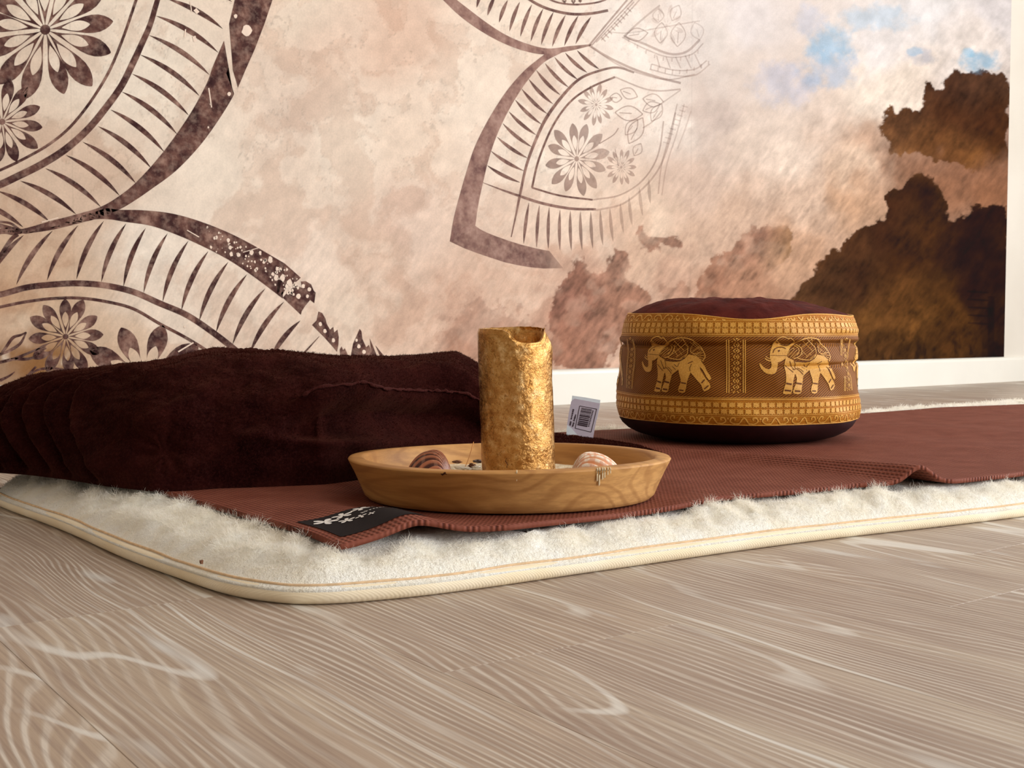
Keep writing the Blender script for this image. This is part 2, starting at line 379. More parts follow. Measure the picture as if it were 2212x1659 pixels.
# clouds: polygons with sharp billowed upper rims, soft lower sides
CL = [
 ([(2180,175),(2165,150),(2140,158),(2110,150),(2075,158),(2060,150),(2042,172),(2040,190),(2020,195),(2005,182),(1998,205),(1985,240),(1972,243),(1960,232),(1938,240),(1928,232),(1912,250),(1900,285),(1930,330),(2040,345),(2180,400)], 9, 60, 1.0),
 ([(1690,660),(1735,612),(1750,600),(1762,570),(1780,545),(1800,540),(1815,548),(1830,520),(1850,498),(1880,478),(1905,468),(1915,450),(1912,425),(1930,405),(1950,408),(1960,395),(1975,378),(2005,375),(2030,395),(2042,425),(2048,455),(2060,478),(2080,462),(2095,450),(2108,440),(2130,446),(2140,434),(2160,440),(2180,442),(2180,800),(1690,800)], 8, 40, 1.0),
 ([(1500,660),(1508,610),(1520,582),(1545,560),(1565,545),(1582,545),(1592,530),(1600,510),(1622,490),(1640,492),(1665,484),(1700,482),(1725,500),(1700,560),(1640,600),(1650,660),(1600,760),(1500,780)], 9, 60, 0.75),
 ([(1180,790),(1185,700),(1190,640),(1205,610),(1222,590),(1235,568),(1255,562),(1270,575),(1280,600),(1300,590),(1312,560),(1330,540),(1352,545),(1358,575),(1350,600),(1400,625),(1420,660),(1360,700),(1330,760),(1300,800)], 11, 70, 0.8),
 ([(1366,500),(1385,494),(1400,512),(1425,505),(1440,512),(1465,515),(1470,535),(1440,530),(1405,540),(1385,530)], 10, 22, 0.7),
 ([(1425,620),(1470,612),(1490,625),(1480,650),(1440,650)], 10, 30, 0.5),
 ([(960,700),(1040,650),(1100,660),(1120,700),(1100,790),(940,790)], 30, 80, 0.25)]
rim = (fbm(PX / 22, PY / 22, 5, 51, 0.6) - 0.5)
cc = idw(CLC, PX + 60 * w1, PY + 60 * w2, 60.0)
dkr = sstep(1640, 1740, PX); cc *= (1 - 0.14 - 0.26 * dkr)[:, None]; cc[:, 2] *= 1 - 0.28 * dkr
cc *= np.clip(1 + (st - 0.5) * 1.5 + (blot - 0.5) * 1.25, 0.35, 2.4)[:, None]
cm = np.zeros(len(PX))
for poly, nz, soft, op in CL:
    sd = poly_sd(PX, PY, poly) + rim * nz * 4.0
    n_ = len(poly); cyb = max(q[1] for q in poly)
    edge = sstep(-1.5, 3.5 + 0 * sd, sd)
    inner = sstep(0, soft, sd)
    if op < 1: m_ = edge * op * 1.15 * (1 - 0.40 * sstep(0.50, 0.72, fbm(PX / 40, PY / 30, 3, 61)))
    else: m_ = edge
    cm = np.maximum(cm, np.clip(m_, 0, 1))
# upper right cloud melts away below
fade = sstep(300, 380, PY + 30 * (w1 * 4) - 20) * sstep(1700, 1750, PX) * (PY < 440)
sd2 = poly_sd(PX, PY, CL[1][0])
cm = np.where((sd2 < -2), cm * (1 - np.clip(fade, 0, 1)), cm)
col = col * (1 - cm[:, None]) + cc * cm[:, None]
# fine ladder and grass strokes at the bottom right of the print
for yy in np.arange(630, 700, 17):
    m_ = sstep(2.5, 0.5, abs(PY - yy - (PX - 2100) * 0.06)) * (PX > 2090) * (PX < 2135)
    col *= (1 - 0.6 * m_)[:, None]
m_ = sstep(9, 5, abs(PX - 2141)) * (PY > 640) * (PY < 775); col *= (1 - 0.5 * m_)[:, None]
gr = fbm(PX / 9, PY / 30, 3, 91); col *= (1 - 0.55 * sstep(0.52, 0.7, gr) * sstep(690, 760, PY) * sstep(1840, 1900, PX))[:, None]
# blue paint patches
def blue(cx, cy, rx, ry, c, a, hard=0.4):
    global col
    d = ((PX - cx) / rx) ** 2 + ((PY - cy) / ry) ** 2
    d = d + rim * 1.6
    m_ = sstep(1.0, hard, d) * a
    col = col * (1 - m_[:, None]) + (lin(c) * (0.85 + 0.4 * (blot - 0.2))[:, None]) * m_[:, None]
blue(1700, 180, 95, 60, (188, 190, 208), 0.6, -0.2)
blue(1790, 150, 75, 60, (170, 186, 208), 0.7, -0.1)
blue(1792, 95, 62, 52, (160, 190, 214), 0.8, 0.0)
blue(1750, 45, 45, 50, (190, 192, 206), 0.6, 0)
blue(1900, 38, 100, 34, (190, 204, 218), 0.75, 0.1)
blue(1985, 122, 45, 24, (165, 168, 184), 0.6, -0.1)
blue(1975, 112, 20, 12, (150, 180, 205), 0.6)
blue(2115, 132, 56, 30, (135, 175, 202), 0.8, 0.0)
blue(2090, 115, 20, 16, (140, 190, 220), 0.6, 0.3)
# bottom left ochre patch
d = fbm(PX / 45, PY / 45, 4, 77); m_ = sstep(0.36, 0.5, d) * sstep(230, 120, PX) * sstep(725, 765, PY)
col = col * (1 - 0.8 * m_[:, None]) + lin((150, 104, 60)) * 0.8 * m_[:, None]
# paper lanes: faint vertical seams
for sx in (0.62 + 0.53 * np.arange(-4, 7)):
    col *= (1 - 0.10 * np.exp(-((P[:, 0] - sx) / 0.0012) ** 2))[:, None]
MUR_K = 0.88
col = np.clip(col * MUR_K, 0.004, 0.92)
t = NT('printed_mural_paper')
at = t.n('Attribute', attribute_name='print').outputs['Color']
p = t.pos(); g1 = t.noise(p, 260, 3, 0.6)
wv = t.noise(t.mapping(p, (500, 500, 40)), 1.0, 2)
c = t.mix(1.0, at, t.ramp(g1, [(0.3, BW(0.90)), (0.7, BW(1.0))]), 'MULTIPLY')
t.base(c, 0.75, 0.05); t.bump(t.math('ADD', g1, t.math('MULTIPLY', wv, 0.4)), 0.22, 0.0007); M_MUR = t.m
# sheet has a thin edge: front grid + side strips
nu, nv = GX.shape
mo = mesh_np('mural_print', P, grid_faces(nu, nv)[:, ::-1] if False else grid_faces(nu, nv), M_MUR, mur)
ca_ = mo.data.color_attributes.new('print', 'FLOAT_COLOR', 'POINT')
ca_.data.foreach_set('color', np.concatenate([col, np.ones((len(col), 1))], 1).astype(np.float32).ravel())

# ---- ink drawing: flat printed shapes lying on the paper
class Ink:
    def __init__(s): s.V = []; s.F = []; s.fade = []; s.tone = []
    def fill(s, pts, fade=1.0, tone=0.0, lift=0.0004):
        W3 = [on_wall(x, y, WALL_Y - 0.0006 - lift) for x, y in pts]
        tri = tessellate_polygon([[Vector((v.x, v.z, 0)) for v in W3]])
        b = len(s.V); s.V += [tuple(v) for v in W3]
        for x, y in pts:
            s.fade.append(fade(x, y) if callable(fade) else fade); s.tone.append(tone)
        for a, b_, c_ in tri: s.F.append((b + a, b + b_, b + c_))
    def strip(s, A, B, fade=1.0, tone=0.0, lift=0.0004, closed=False):
        b = len(s.V); n = len(A)
        for (x, y) in list(A) + list(B):
            s.V.append(tuple(on_wall(x, y, WALL_Y - 0.0006 - lift))); s.fade.append(fade(x, y) if callable(fade) else fade); s.tone.append(tone)
        for i in range(n if closed else n - 1):
            j = (i + 1) % n
            s.F.append((b + i, b + j, b + n + j)); s.F.append((b + i, b + n + j, b + n + i))
    def line(s, pts, w, fade=1.0, tone=0.0, n=10, smooth=True, lift=0.0004):
        P_ = catmull(pts, n) if smooth and len(pts) > 2 else np.array(pts, float)
        T = np.gradient(P_, axis=0); T /= np.linalg.norm(T, axis=1)[:, None] + 1e-9
        N_ = np.stack([-T[:, 1], T[:, 0]], 1)
        if hasattr(w, '__len__'): wv_ = np.interp(np.linspace(0, 1, len(P_)), np.linspace(0, 1, len(w)), w)
        else: wv_ = np.full(len(P_), w)
        s.strip(P_ + N_ * wv_[:, None] / 2, P_ - N_ * wv_[:, None] / 2, fade, tone, lift)
    def lens(s, a, b, w, bulge, fade=1.0, tone=0.0):
        a = np.array(a, float); b = np.array(b, float); d = b - a; L = np.hypot(*d); n_ = np.array([d[1], -d[0]]) / L
        ts = np.linspace(0, 1, 11)
        mid = a + d * ts[:, None] + n_ * (bulge * L * 4 * ts * (1 - ts))[:, None]
        hw = w / 2 * np.sin(PI * ts) ** 0.8
        s.strip(mid + n_ * hw[:, None], mid - n_ * hw[:, None], fade, tone)
    def flower(s, cx, cy, R, n, a0, wid=0.13, sx=1.0, fade=1.0, tone=0.0, rc=0.06, hole=(0.24, 0.66)):
        for k in range(n):
            a = a0 + 2 * PI * k / n + 0.04 * math.sin(k * 3.7)
            R_ = R * (1 + 0.05 * math.sin(k * 2.3 + cx))
            ux, uy = math.cos(a), math.sin(a); m_ = 26
            def petal(r0, r1, wmax, pw):
                out = []
                for i in range(m_):
                    ph_ = 2 * PI * i / m_
                    tt = 0.5 - 0.5 * math.cos(ph_)
                    r = r0 + (r1 - r0) * tt
                    w_ = wmax * (math.sin(PI * tt ** pw)) ** 0.75 * (1 if ph_ < PI else -1)
                    out.append((cx + (ux * r - uy * w_) * sx, cy + uy * r + ux * w_))
                return out
            O = petal(R_ * rc * 0.8, R_, R_ * wid, 1.9); I_ = petal(R_ * hole[0], R_ * hole[1], R_ * wid * 0.56, 1.25)
            s.strip(O, I_, fade, tone, closed=True)
        s.fill([(cx + R * rc * 1.2 * math.cos(q) * sx, cy + R * rc * 1.2 * math.sin(q)) for q in np.linspace(0, 2 * PI, 16)[:-1]], fade, tone, 0.0007)
    def build(s, name, m, parent):
        o = mesh_np(name, s.V, s.F, m, parent, False)
        a = o.data.attributes.new('fade', 'FLOAT', 'POINT'); a.data.foreach_set('value', np.array(s.fade, np.float32))
        a = o.data.attributes.new('tone', 'FLOAT', 'POINT'); a.data.foreach_set('value', np.array(s.tone, np.float32))
        return o
t = NT('printed_ink')
fa = t.n('Attribute', attribute_name='fade').outputs['Fac']; tn = t.n('Attribute', attribute_name='tone').outputs['Fac']
p = t.pos(); n1 = t.noise(p, 26, 4, 0.62); n2 = t.noise(p, 70, 3, 0.6)
dark = t.ramp(n1, [(0.30, rgb(48, 28, 30)), (0.45, rgb(72, 46, 44)), (0.58, rgb(104, 72, 64)), (0.74, rgb(160, 126, 112))])
pale = t.ramp(n1, [(0.30, rgb(108, 76, 74)), (0.5, rgb(150, 116, 106)), (0.72, rgb(182, 150, 138))])
c = t.mix(tn, dark, pale)
c = t.mix(t.ramp(n2, [(0.45, BW(0)), (0.75, BW(0.35))]), c, rgb(196, 165, 148))
t.base(c, 0.75, 0.05)
tr = t.n('BsdfTransparent'); mx = t.n('MixShader'); t.set(mx.inputs[0], fa)
t.t.links.new(tr.outputs[0], mx.inputs[1]); t.t.links.new(t.b.outputs[0], mx.inputs[2]); t.t.links.new(mx.outputs[0], t.out.inputs[0])
M_INK = t.m
M_SPOT = plain('print_spots', rgb(228, 204, 184), 0.5, 0.4, 60, 0.08)

# -- left mandala, upper petal
Z1 = lambda L: [(x * 0.27125, y * 0.27125) for x, y in L]
Z2 = lambda L: [(x * 0.38427, 400 + y * 0.38427) for x, y in L]
Z3 = lambda L: [(940 + x * 0.37373, y * 0.37373) for x, y in L]
k = Ink()
k.line(Z1([(1230,-1500),(1240,-1100),(1225,-700),(1180,-330),(1150,-160),(1085,0),(1000,250),(910,480),(830,640),(700,840),(550,1020),(390,1150),(200,1260),(0,1355),(-200,1420),(-450,1460),(-750,1480)]), 6)
k.line(Z1([(1420,-1500),(1430,-1100),(1412,-700),(1370,-330),(1315,-170),(1255,0),(1195,200),(1120,370),(1060,500),(970,680),(850,850),(700,1030),(520,1190),(330,1310),(150,1400),(0,1470),(-200,1540),(-450,1585),(-750,1605)]), [10, 10, 11, 14, 15, 16, 16, 17])
k.fill(Z1([(1870,0),(1895,-120),(1930,-300),(1975,-700),(1985,-1100),(1970,-1500),(2300,-1500),(2320,-1100),(2300,-700),(2240,-300),(2170,0),(2110,180),(2030,390),(1950,570),(1895,700),(1885,660),(1855,560),(1840,370),(1825,190)]))
inner = catmull([(484,88),(461,141),(445,184),(407,252),(353,328),(298,390),(258,423),(217,447),(165,463),(108,478),(50,494),(0,500)], 6)
outer = catmull([(503,200),(504,207),(477,252),(434,312),(380,369),(325,410),(290,434),(257,453),(204,474),(165,482),(108,494),(56,505)], 6)
outer = np.array(list(outer)); k.strip(inner[:len(outer)], outer)
k.line([(-60,520),(0,500),(30,500),(60,500)], [3, 12, 16, 4]); k.line([(-30,475),(0,487),(50,498)], [10, 9, 5])
ribsA = [((1240,125),(1740,420)),((1185,280),(1670,598)),((1115,435),(1590,765)),((1050,587),(1505,920)),((970,730),(1412,1070)),((880,873),(1310,1212)),((780,1005),(1205,1340)),((658,1130),(1083,1460)),((525,1235),(955,1560)),((360,1340),(805,1650)),((160,1440),(608,1708)),((-20,1520),(398,1768)),((-200,1600),(185,1810)),((1330,-10),(1775,230)),((1370,-170),(1850,15)),((1395,-330),(1900,-170)),((1410,-500),(1930,-350)),((1420,-670),(1955,-540)),((1428,-840),(1970,-730)),((1432,-1010),(1980,-920)),((1430,-1180),(1980,-1110)),((1425,-1350),(1975,-1300))]
for a, b in ribsA:
    a, b = Z1([a, b]); k.lens(a, b, 11, 0.055)
# -- lower petal band with crumbling end
inn = catmull([(56,505),(115,496),(165,484),(204,474),(238,474),(269,479),(327,488),(384,508),(442,534),(500,565),(557,604),(611,645)], 6)
out = catmull([(56,503),(115,490),(165,470),(204,458),(230,450),(257,453),(307,454),(365,460),(423,475),(488,500),(546,529),(615,569)], 6)
k.strip(inn, out)
k.fill([(615,569),(632,584),(650,600),(636,612),(620,618),(612,634),(606,640),(598,634),(600,600)])
k.fill([(611,643),(622,630),(640,616),(652,622),(650,608),(660,607),(672,614),(678,628),(682,632),(679,655),(670,648),(660,660),(652,672),(650,680)])
k.fill([(674,702),(684,692),(688,673),(696,676),(703,688),(706,700),(713,712),(720,706),(722,718),(729,712),(732,728),(731,745),(728,760),(718,748),(700,728)])
k.fill([(734,755),(738,748),(741,756),(745,752),(752,768),(735,768)])
k.fill([(758,768),(763,742),(772,722),(777,710),(781,716),(783,732),(791,750),(797,745),(802,757),(806,768)])
k.fill([(799,731),(806,748),(814,768),(806,768),(801,752)]); k.fill([(811,746),(824,762),(836,776),(822,772)])
RT = Z2([(-560,860),(-330,720),(-100,620),(0,615),(150,575),(300,558),(450,552),(600,565),(750,600),(900,665),(1050,730),(1200,830),(1340,940),(1500,1080)]); k.line(RT, 13)
RT2 = Z2([(-560,960),(-330,815),(-100,710),(0,685),(150,655),(300,637),(450,635),(600,655),(750,695),(900,780),(1050,860),(1200,955),(1330,1060)]); k.line(RT2, 6.5)
for a, b in [((585,200),(430,530)),((710,215),(570,545)),((820,240),(695,570)),((943,270),(808,605)),((1060,312),(915,655)),((1172,370),(1020,705)),((1285,430),(1120,765)),((1390,500),(1215,828)),((1492,580),(1308,895)),((1597,655),(1405,945)),((1690,760),(1520,980)),((440,225),(265,535)),((297,255),(92,560)),((135,280),(-60,520))]:
    a, b = Z2([a, b]); k.lens(a, b, 11, -0.055)
k.line(Z2([(1795,850),(1700,955),(1640,1030)]), [1, 5, 4]); k.line(Z2([(-60,470),(0,400),(60,310),(100,275)]), 9); k.line(Z2([(0,205),(60,215),(110,250)]), 5)
k.flower(98, 64, 152, 13, math.radians(-7), 0.135)
k.flower(5, 263, 92, 12, math.radians(8), 0.14); k.flower(-150, 150, 120, 13, 0.2, 0.14); k.flower(200, -190, 110, 12, 0.1, 0.14); k.flower(30, -260, 90, 12, 0.3, 0.14)
k.flower(142, 727, 84, 12, math.radians(-3), 0.155, fade=0.96)
k.flower(313, 822, 132, 9, math.radians(-72), 0.165, hole=(0.2, 0.62))
for pts in ([(0,368),(12,352),(28,330),(45,324),(57,318)], [(0,366),(20,358),(44,342),(57,318)], [(0,382),(30,376),(68,374),(100,352)], [(0,384),(40,372),(95,348)]):
    k.line(Z2([(x * 2.6, (y) * 2.6) for x, y in pts]), [5, 7, 3])
k.line([(60,812),(85,798),(120,796),(150,800)], [3, 6, 2]); k.line([(84,818),(110,805),(150,800),(175,806)], [6, 8, 2]); k.line([(0,822),(20,812),(32,803)], [7, 2]); k.line([(35,830),(60,810),(78,792)], [2, 4, 5])
k.build('mandala_print', M_INK, mur)
# -- right mandala, fading
k = Ink(); T_ = 1.0
def fd(x, y):
    f = 0.95 - 0.85 * float(sstep(1180, 1420, x + (380 - y) * 0.02)); return max(f, 0.13 if x < 1540 else 0.0)
def fd2(x, y): return 0.92 - 0.62 * float(sstep(1230, 1420, x))
def band(A, B, tone=0.85):
    A = catmull(A, 6); B = catmull(B, 6); n_ = min(len(A), len(B)); k.strip(A[:n_], B[:n_], fd, tone)
def interp_poly(L, n_):
    L = np.array(L, float); s_ = np.concatenate([[0], np.cumsum(np.hypot(*np.diff(L, axis=0).T))]); q = np.linspace(0, s_[-1], n_)
    return [(np.interp(v, s_, L[:, 0]), np.interp(v, s_, L[:, 1])) for v in q]
band(interp_poly(Z3([(-330,-420),(-190,-230),(-40,-60),(50,0),(140,90),(250,170),(400,255),(500,290),(630,315),(730,305),(900,265)]), 12),
     interp_poly(Z3([(-200,-440),(-70,-240),(60,-60),(125,0),(230,80),(350,170),(480,240),(650,280),(750,270),(880,252),(905,255)]), 12))
band(interp_poly(Z3([(630,315),(500,420),(400,540),(300,700),(220,870),(160,1060),(110,1250),(85,1395)]), 10),
     interp_poly(Z3([(740,300),(680,320),(580,400),(470,560),(370,740),(300,950),(250,1180),(232,1305)]), 10))
k.strip(Z3([(85,1395),(170,1435),(250,1465),(330,1492),(400,1515),(480,1533),(550,1545),(630,1552),(740,1550)]), Z3([(232,1305),(260,1325),(300,1345),(350,1365),(420,1390),(500,1415),(580,1435),(640,1447),(660,1450)]), lambda x, y: 0.95 - 0.75 * float(sstep(1150, 1215, x)), 0.65)
k.line(Z3([(1320,840),(1330,500),(1150,420),(1050,390),(930,415),(830,460),(740,550),(650,670),(590,790),(530,950),(490,1130),(470,1230),(440,1370)][2:]), [4, 5, 6, 7, 6, 5, 2], fd2, 0.55)
k.line(Z3([(1040,445),(900,505),(780,590),(680,730),(600,920),(560,1085)]), 4.5, fd2, 0.4)
k.line(Z3([(560,1085),(720,1130),(910,1155)]), 4, fd2, 0.4); k.line(Z3([(910,1155),(1060,1130),(1180,1060),(1260,960),(1300,850),(1320,700)]), 3.5, 0.30, 1)
k.line(Z3([(275,1055),(380,1095),(480,1130),(620,1175),(780,1205),(930,1210)]), [1, 4, 6, 6, 5], fd2, 0.6); k.line(Z3([(930,1215),(1080,1180),(1200,1090),(1290,980),(1350,830),(1390,650)]), 4, 0.26, 1)
k.line(Z3([(1040,445),(1200,510),(1300,525),(1420,515)]), 3.5, 0.28, 1)
for a, b in [((300,955),(493,1055)),((322,872),(515,988)),((357,790),(537,915)),((390,712),(560,850)),((425,643),(585,780)),((462,575),(615,718)),((500,512),(648,658)),((540,455),(683,602)),((585,405),(725,550)),((635,365),(772,505)),((690,330),(825,460)),((752,305),(880,420)),((820,290),(950,400))]:
    a, b = Z3([a, b]); k.lens(a, b, 7.5, -0.04, fd2, 0.4)
for i, (a, b) in enumerate([((543,1170),(512,1410)),((603,1185),(587,1432)),((660,1195),(655,1440)),((722,1210),(722,1448)),((782,1215),(788,1450)),((840,1220),(850,1448)),((900,1220),(912,1440)),((955,1210),(970,1420)),((1010,1200),(1030,1400)),((1070,1170),(1090,1350)),((1120,1130),(1140,1310)),((1180,1080),(1200,1250)),((1235,1030),(1245,1180))]):
    a, b = Z3([a, b]); k.lens(a, b, 7, -0.015, max(0.9 - 0.075 * i, 0.22), 0.5)
for a, b in [((420,0),(370,130)),((490,10),(430,182)),((560,25),(493,212)),((625,50),(553,240)),((685,68),(613,260)),((755,85),(677,270)),((828,90),(747,265)),((903,95),(812,255)),((350,-30),(303,90)),((285,-85),(240,45)),((215,-150),(165,-30)),((150,-220),(90,-110)),((90,-300),(20,-190)),((30,-380),(-50,-280))]:
    a, b = Z3([a, b]); k.lens(a, b, 8, -0.03, fd2, 0.4)
k.line(Z3([(190,-430),(330,-230),(480,-60),(550,0),(650,50),(780,80),(900,78),(1000,60)]), 6, fd2, 0.5); k.line(Z3([(320,-430),(450,-240),(590,-70),(670,0),(780,25),(900,20),(980,0),(1040,-40)]), 4, fd2, 0.5)
for pts in ([(735,0),(750,15),(755,0)], [(790,0),(800,20),(808,0)], [(830,0),(840,10),(845,0)]): k.line(Z3(pts), 5, 0.7, 0.4, smooth=False)
k.flower(1246, 343, 80, 12, math.radians(-10), 0.14, 0.86, lambda x, y: 0.52 - 0.2 * float(sstep(1225, 1320, x)), 0.75)
k.flower(1288, 226, 45, 12, 0.2, 0.12, 0.85, 0.42, 0.9)
k.flower(1342, 361, 40, 12, 0.0, 0.12, 0.85, 0.34, 1.0)
k.flower(1440, 55, 46, 8, 0.3, 0.12, 0.8, 0.13, 1.0)
# pale leaves and diagonal ladder bands
def leaf(x0, y0, x1, y1, w, f):
    a, b = Z3([(x0, y0), (x1, y1)]); a = np.array(a); b = np.array(b); d = b - a; L = np.hypot(*d); n_ = np.array([d[1], -d[0]]) / L; ts = np.linspace(0, 1, 10)
    for s_ in (1, -1): k.line(a + d * ts[:, None] + n_ * (s_ * w * np.sin(PI * ts))[:, None], 2.6, f, 1, smooth=False)
    k.line([tuple(a + d * 0.15), tuple(a + d * 0.6)], 2.2, f, 1, smooth=False)
for L_ in [(1040,650,1200,660,16,.36),(1070,520,1170,560,12,.32),(1010,560,1080,570,10,.32),(1200,570,1320,590,14,.30),(1120,830,1200,680,16,.34),(1200,640,1300,600,12,.28),(1250,700,1310,600,12,.28),(1100,780,1170,690,12,.30),(1150,900,1190,830,10,.26),(1100,210,1230,190,14,.30),(1300,250,1310,130,14,.22),(1400,270,1410,130,16,.22),(1290,130,1290,50,12,.2),(1370,120,1410,30,12,.2),(1530,230,1500,130,14,.16)]: leaf(*L_)
for pts, w_, f_ in [([(890,262),(1000,130),(1110,0)], 4, .45), ([(905,262),(1030,120),(1160,-20)], 3, .38), ([(960,232),(1080,110),(1190,-10)], 3, .3), ([(930,245),(1060,110),(1150,10)], 3, .3),
                    ([(890,262),(1000,330),(1150,400),(1300,450),(1420,480)], 5, .36), ([(900,270),(1050,370),(1200,430),(1350,460),(1500,430)], 3, .26), ([(1090,210),(1200,250),(1350,310),(1450,300),(1530,230)], 5, .28),
                    ([(1080,215),(1220,285),(1350,330),(1480,315),(1550,250)], 3, .22), ([(1090,210),(1200,110),(1300,30)], 4, .24), ([(1250,370),(1380,405),(1500,400),(1570,350)], 3, .24), ([(1240,400),(1380,435),(1500,435),(1590,370)], 3, .22),
                    ([(1000,185),(1120,190),(1300,160),(1530,120)], 3, .18), ([(1320,590),(1420,520)], 3, .22), ([(1310,640),(1260,700),(1200,740)], 3, .26), ([(1400,600),(1360,760),(1310,950),(1290,1120)], 3, .22), ([(1440,600),(1400,760),(1340,950),(1310,1130)], 3, .18), ([(1480,640),(1440,760),(1400,860)], 3, .16),
                    ([(950,830),(1030,780),(1060,740)], 2.5, .4), ([(1040,860),(1060,960)], 2, .3)]:
    k.line(Z3(pts), w_, f_, 1)
for i in range(9):
    f_ = i / 8; k.line(Z3([(960 + 150 * f_, 215 - 170 * f_), (985 + 150 * f_, 240 - 170 * f_)]), 3, .28, 1, smooth=False)
    k.line(Z3([(1250 + 330 * f_, 372 + 60 * math.sin(PI * f_) * .7 - 20 * f_), (1245 + 335 * f_, 400 + 60 * math.sin(PI * f_) * .7 - 25 * f_)]), 3, .2, 1, smooth=False)
    k.line(Z3([(1120 + 400 * f_, 225 + 110 * math.sin(PI * f_ * .8)), (1118 + 400 * f_, 245 + 112 * math.sin(PI * f_ * .8))]), 3, .2, 1, smooth=False)
    k.line(Z3([(1460 - 110 * f_, 620 + 210 * f_), (1425 - 110 * f_, 610 + 210 * f_)]), 3, .16, 1, smooth=False)
for i in range(5): k.line(Z3([(1280 + 55 * i, 320 + 10 * math.sin(i)), (1300 + 60 * i, 395)]), 3, .2, 1, smooth=False)
k.build('mandala_print', M_INK, mur)
# pale worn spots over the ink
k = Ink(); rr = random.Random(3)
for i in range(95):
    tt = rr.random() ** 0.7; cx = 440 + 205 * tt + rr.uniform(-5, 5); cy = 485 + 110 * tt + 22 * math.sin(PI * tt) * 0 + rr.uniform(-4, 40)
    cy = np.interp(cx, [423, 488, 546, 615, 660], [477, 504, 534, 576, 615]) + rr.uniform(2, 52)
    if cx > 655: continue
    r_ = rr.choice([1.2, 1.6, 2, 2.6, 3.5, 5.5]) * (0.5 + 0.7 * tt)
    k.fill([(cx + r_ * math.cos(a) * rr.uniform(.7, 1.2), cy + r_ * 1.3 * math.sin(a) * rr.uniform(.7, 1.2)) for a in np.linspace(0, 2 * PI, 10)[:-1]], 1, 0, 0.0008)
for cx, cy, r_ in [(533,66,11),(509,35,4),(645,640,5),(655,618,4),(668,625,4),(664,640,3.5),(692,700,4),(702,715,4),(720,735,4),(775,748,4),(770,735,3),(786,760,4),(399,706,2.2),(352,104,2),(372,166,2),(455,225,2),(450,275,2),(495,203,4),(548,330,0.5)]:
    k.fill([(cx + r_ * math.cos(a) * rr.uniform(.75, 1.15), cy + r_ * 1.15 * math.sin(a)) for a in np.linspace(0, 2 * PI, 12)[:-1]], 1, 0, 0.0008)
for a, b, w_ in [((411,4),(414,26),2),((421,20),(428,28),8),((401,63),(399,80),2.5),((419,78),(422,90),7),((451,190),(457,232),2.5),((404,497),(430,512),2),((525,545),(560,535),1.5),((385,760),(418,740),3),((90,480),(126,470),2)]:
    k.line([a, b], w_, 1, 0, smooth=False, lift=0.0008)
k.fill([(533+4*math.cos(a), 66+5*math.sin(a)) for a in np.linspace(0, 2*PI, 10)[:-1]], 1, 0, 0.0007)
k.build('worn_spots', M_SPOT, mur)['kind'] = 'stuff'

# ================================================================== FLEECE PAD
t = NT('wool_fleece'); p = t.pos()
t.base(t.ramp(t.noise(p, 38, 4), [(0.3, rgb(246, 236, 214)), (0.55, rgb(252, 247, 234)), (0.8, rgb(255, 253, 247))]), 0.95, 0.1)
t.b.inputs['Sheen Weight'].default_value = 0.4
t.bump(t.noise(p, 300, 4, 0.7), 0.9, 0.003); M_FLEECE = t.m
t = NT('wool_fibre'); p = t.pos()
t.base(t.ramp(t.noise(p, 45, 3), [(0.3, rgb(250, 243, 228)), (0.7, rgb(255, 253, 248))]), 0.8, 0.1)
tl = t.n('BsdfTranslucent'); tl.inputs[0].default_value = rgb(255, 251, 242); mx = t.n('MixShader'); mx.inputs[0].default_value = 0.45
t.t.links.new(t.b.outputs[0], mx.inputs[1]); t.t.links.new(tl.outputs[0], mx.inputs[2]); t.t.links.new(mx.outputs[0], t.out.inputs[0]); M_FIBRE = t.m
t = NT('cotton_binding'); p = t.pos()
t.base(t.ramp(t.noise(p, 20, 3), [(0.3, rgb(240, 222, 188)), (0.7, rgb(247, 234, 208))]), 0.85, 0.15)
tw = t.n('TexWave', wave_type='BANDS', bands_direction='DIAGONAL'); t.set(tw.inputs['Vector'], p); tw.inputs['Scale'].default_value = 260; tw.inputs['Distortion'].default_value = 1.5
t.bump(tw.outputs['Fac'], 0.25, 0.0004); M_BIND = t.m
M_SEAM = plain('seam_cord', rgb(222, 190, 152), 0.8, 0.1, 200, 0.15)

front_px = [(0,1100),(128,1149),(257,1208),(367,1250),(477,1287),(587,1306),(679,1310),(800,1303),(1000,1281),(1350,1230),(1745,1174),(2212,1119)]
fp = [on_z(x_, y_, 0.0) for x_, y_ in front_px]
outl = [(v.x, v.y) for v in fp]
dirn = (fp[-1] - fp[-2]); dirn = Vector((0.30, -0.018, 0))
outl += [(fp[-1].x + 0.35, fp[-1].y - 0.02), (2.0, 0.60), (2.62, 0.60), (2.68, 0.63), (2.71, 0.70), (2.71, 1.28), (2.68, 1.36), (2.60, 1.39), (2.34, 1.392), (1.79, 1.398), (1.2, 1.400), (0.7, 1.395), (0.42, 1.385), (0.32, 1.37), (0.285, 1.335)]
OL = catmull(outl, 14, True)
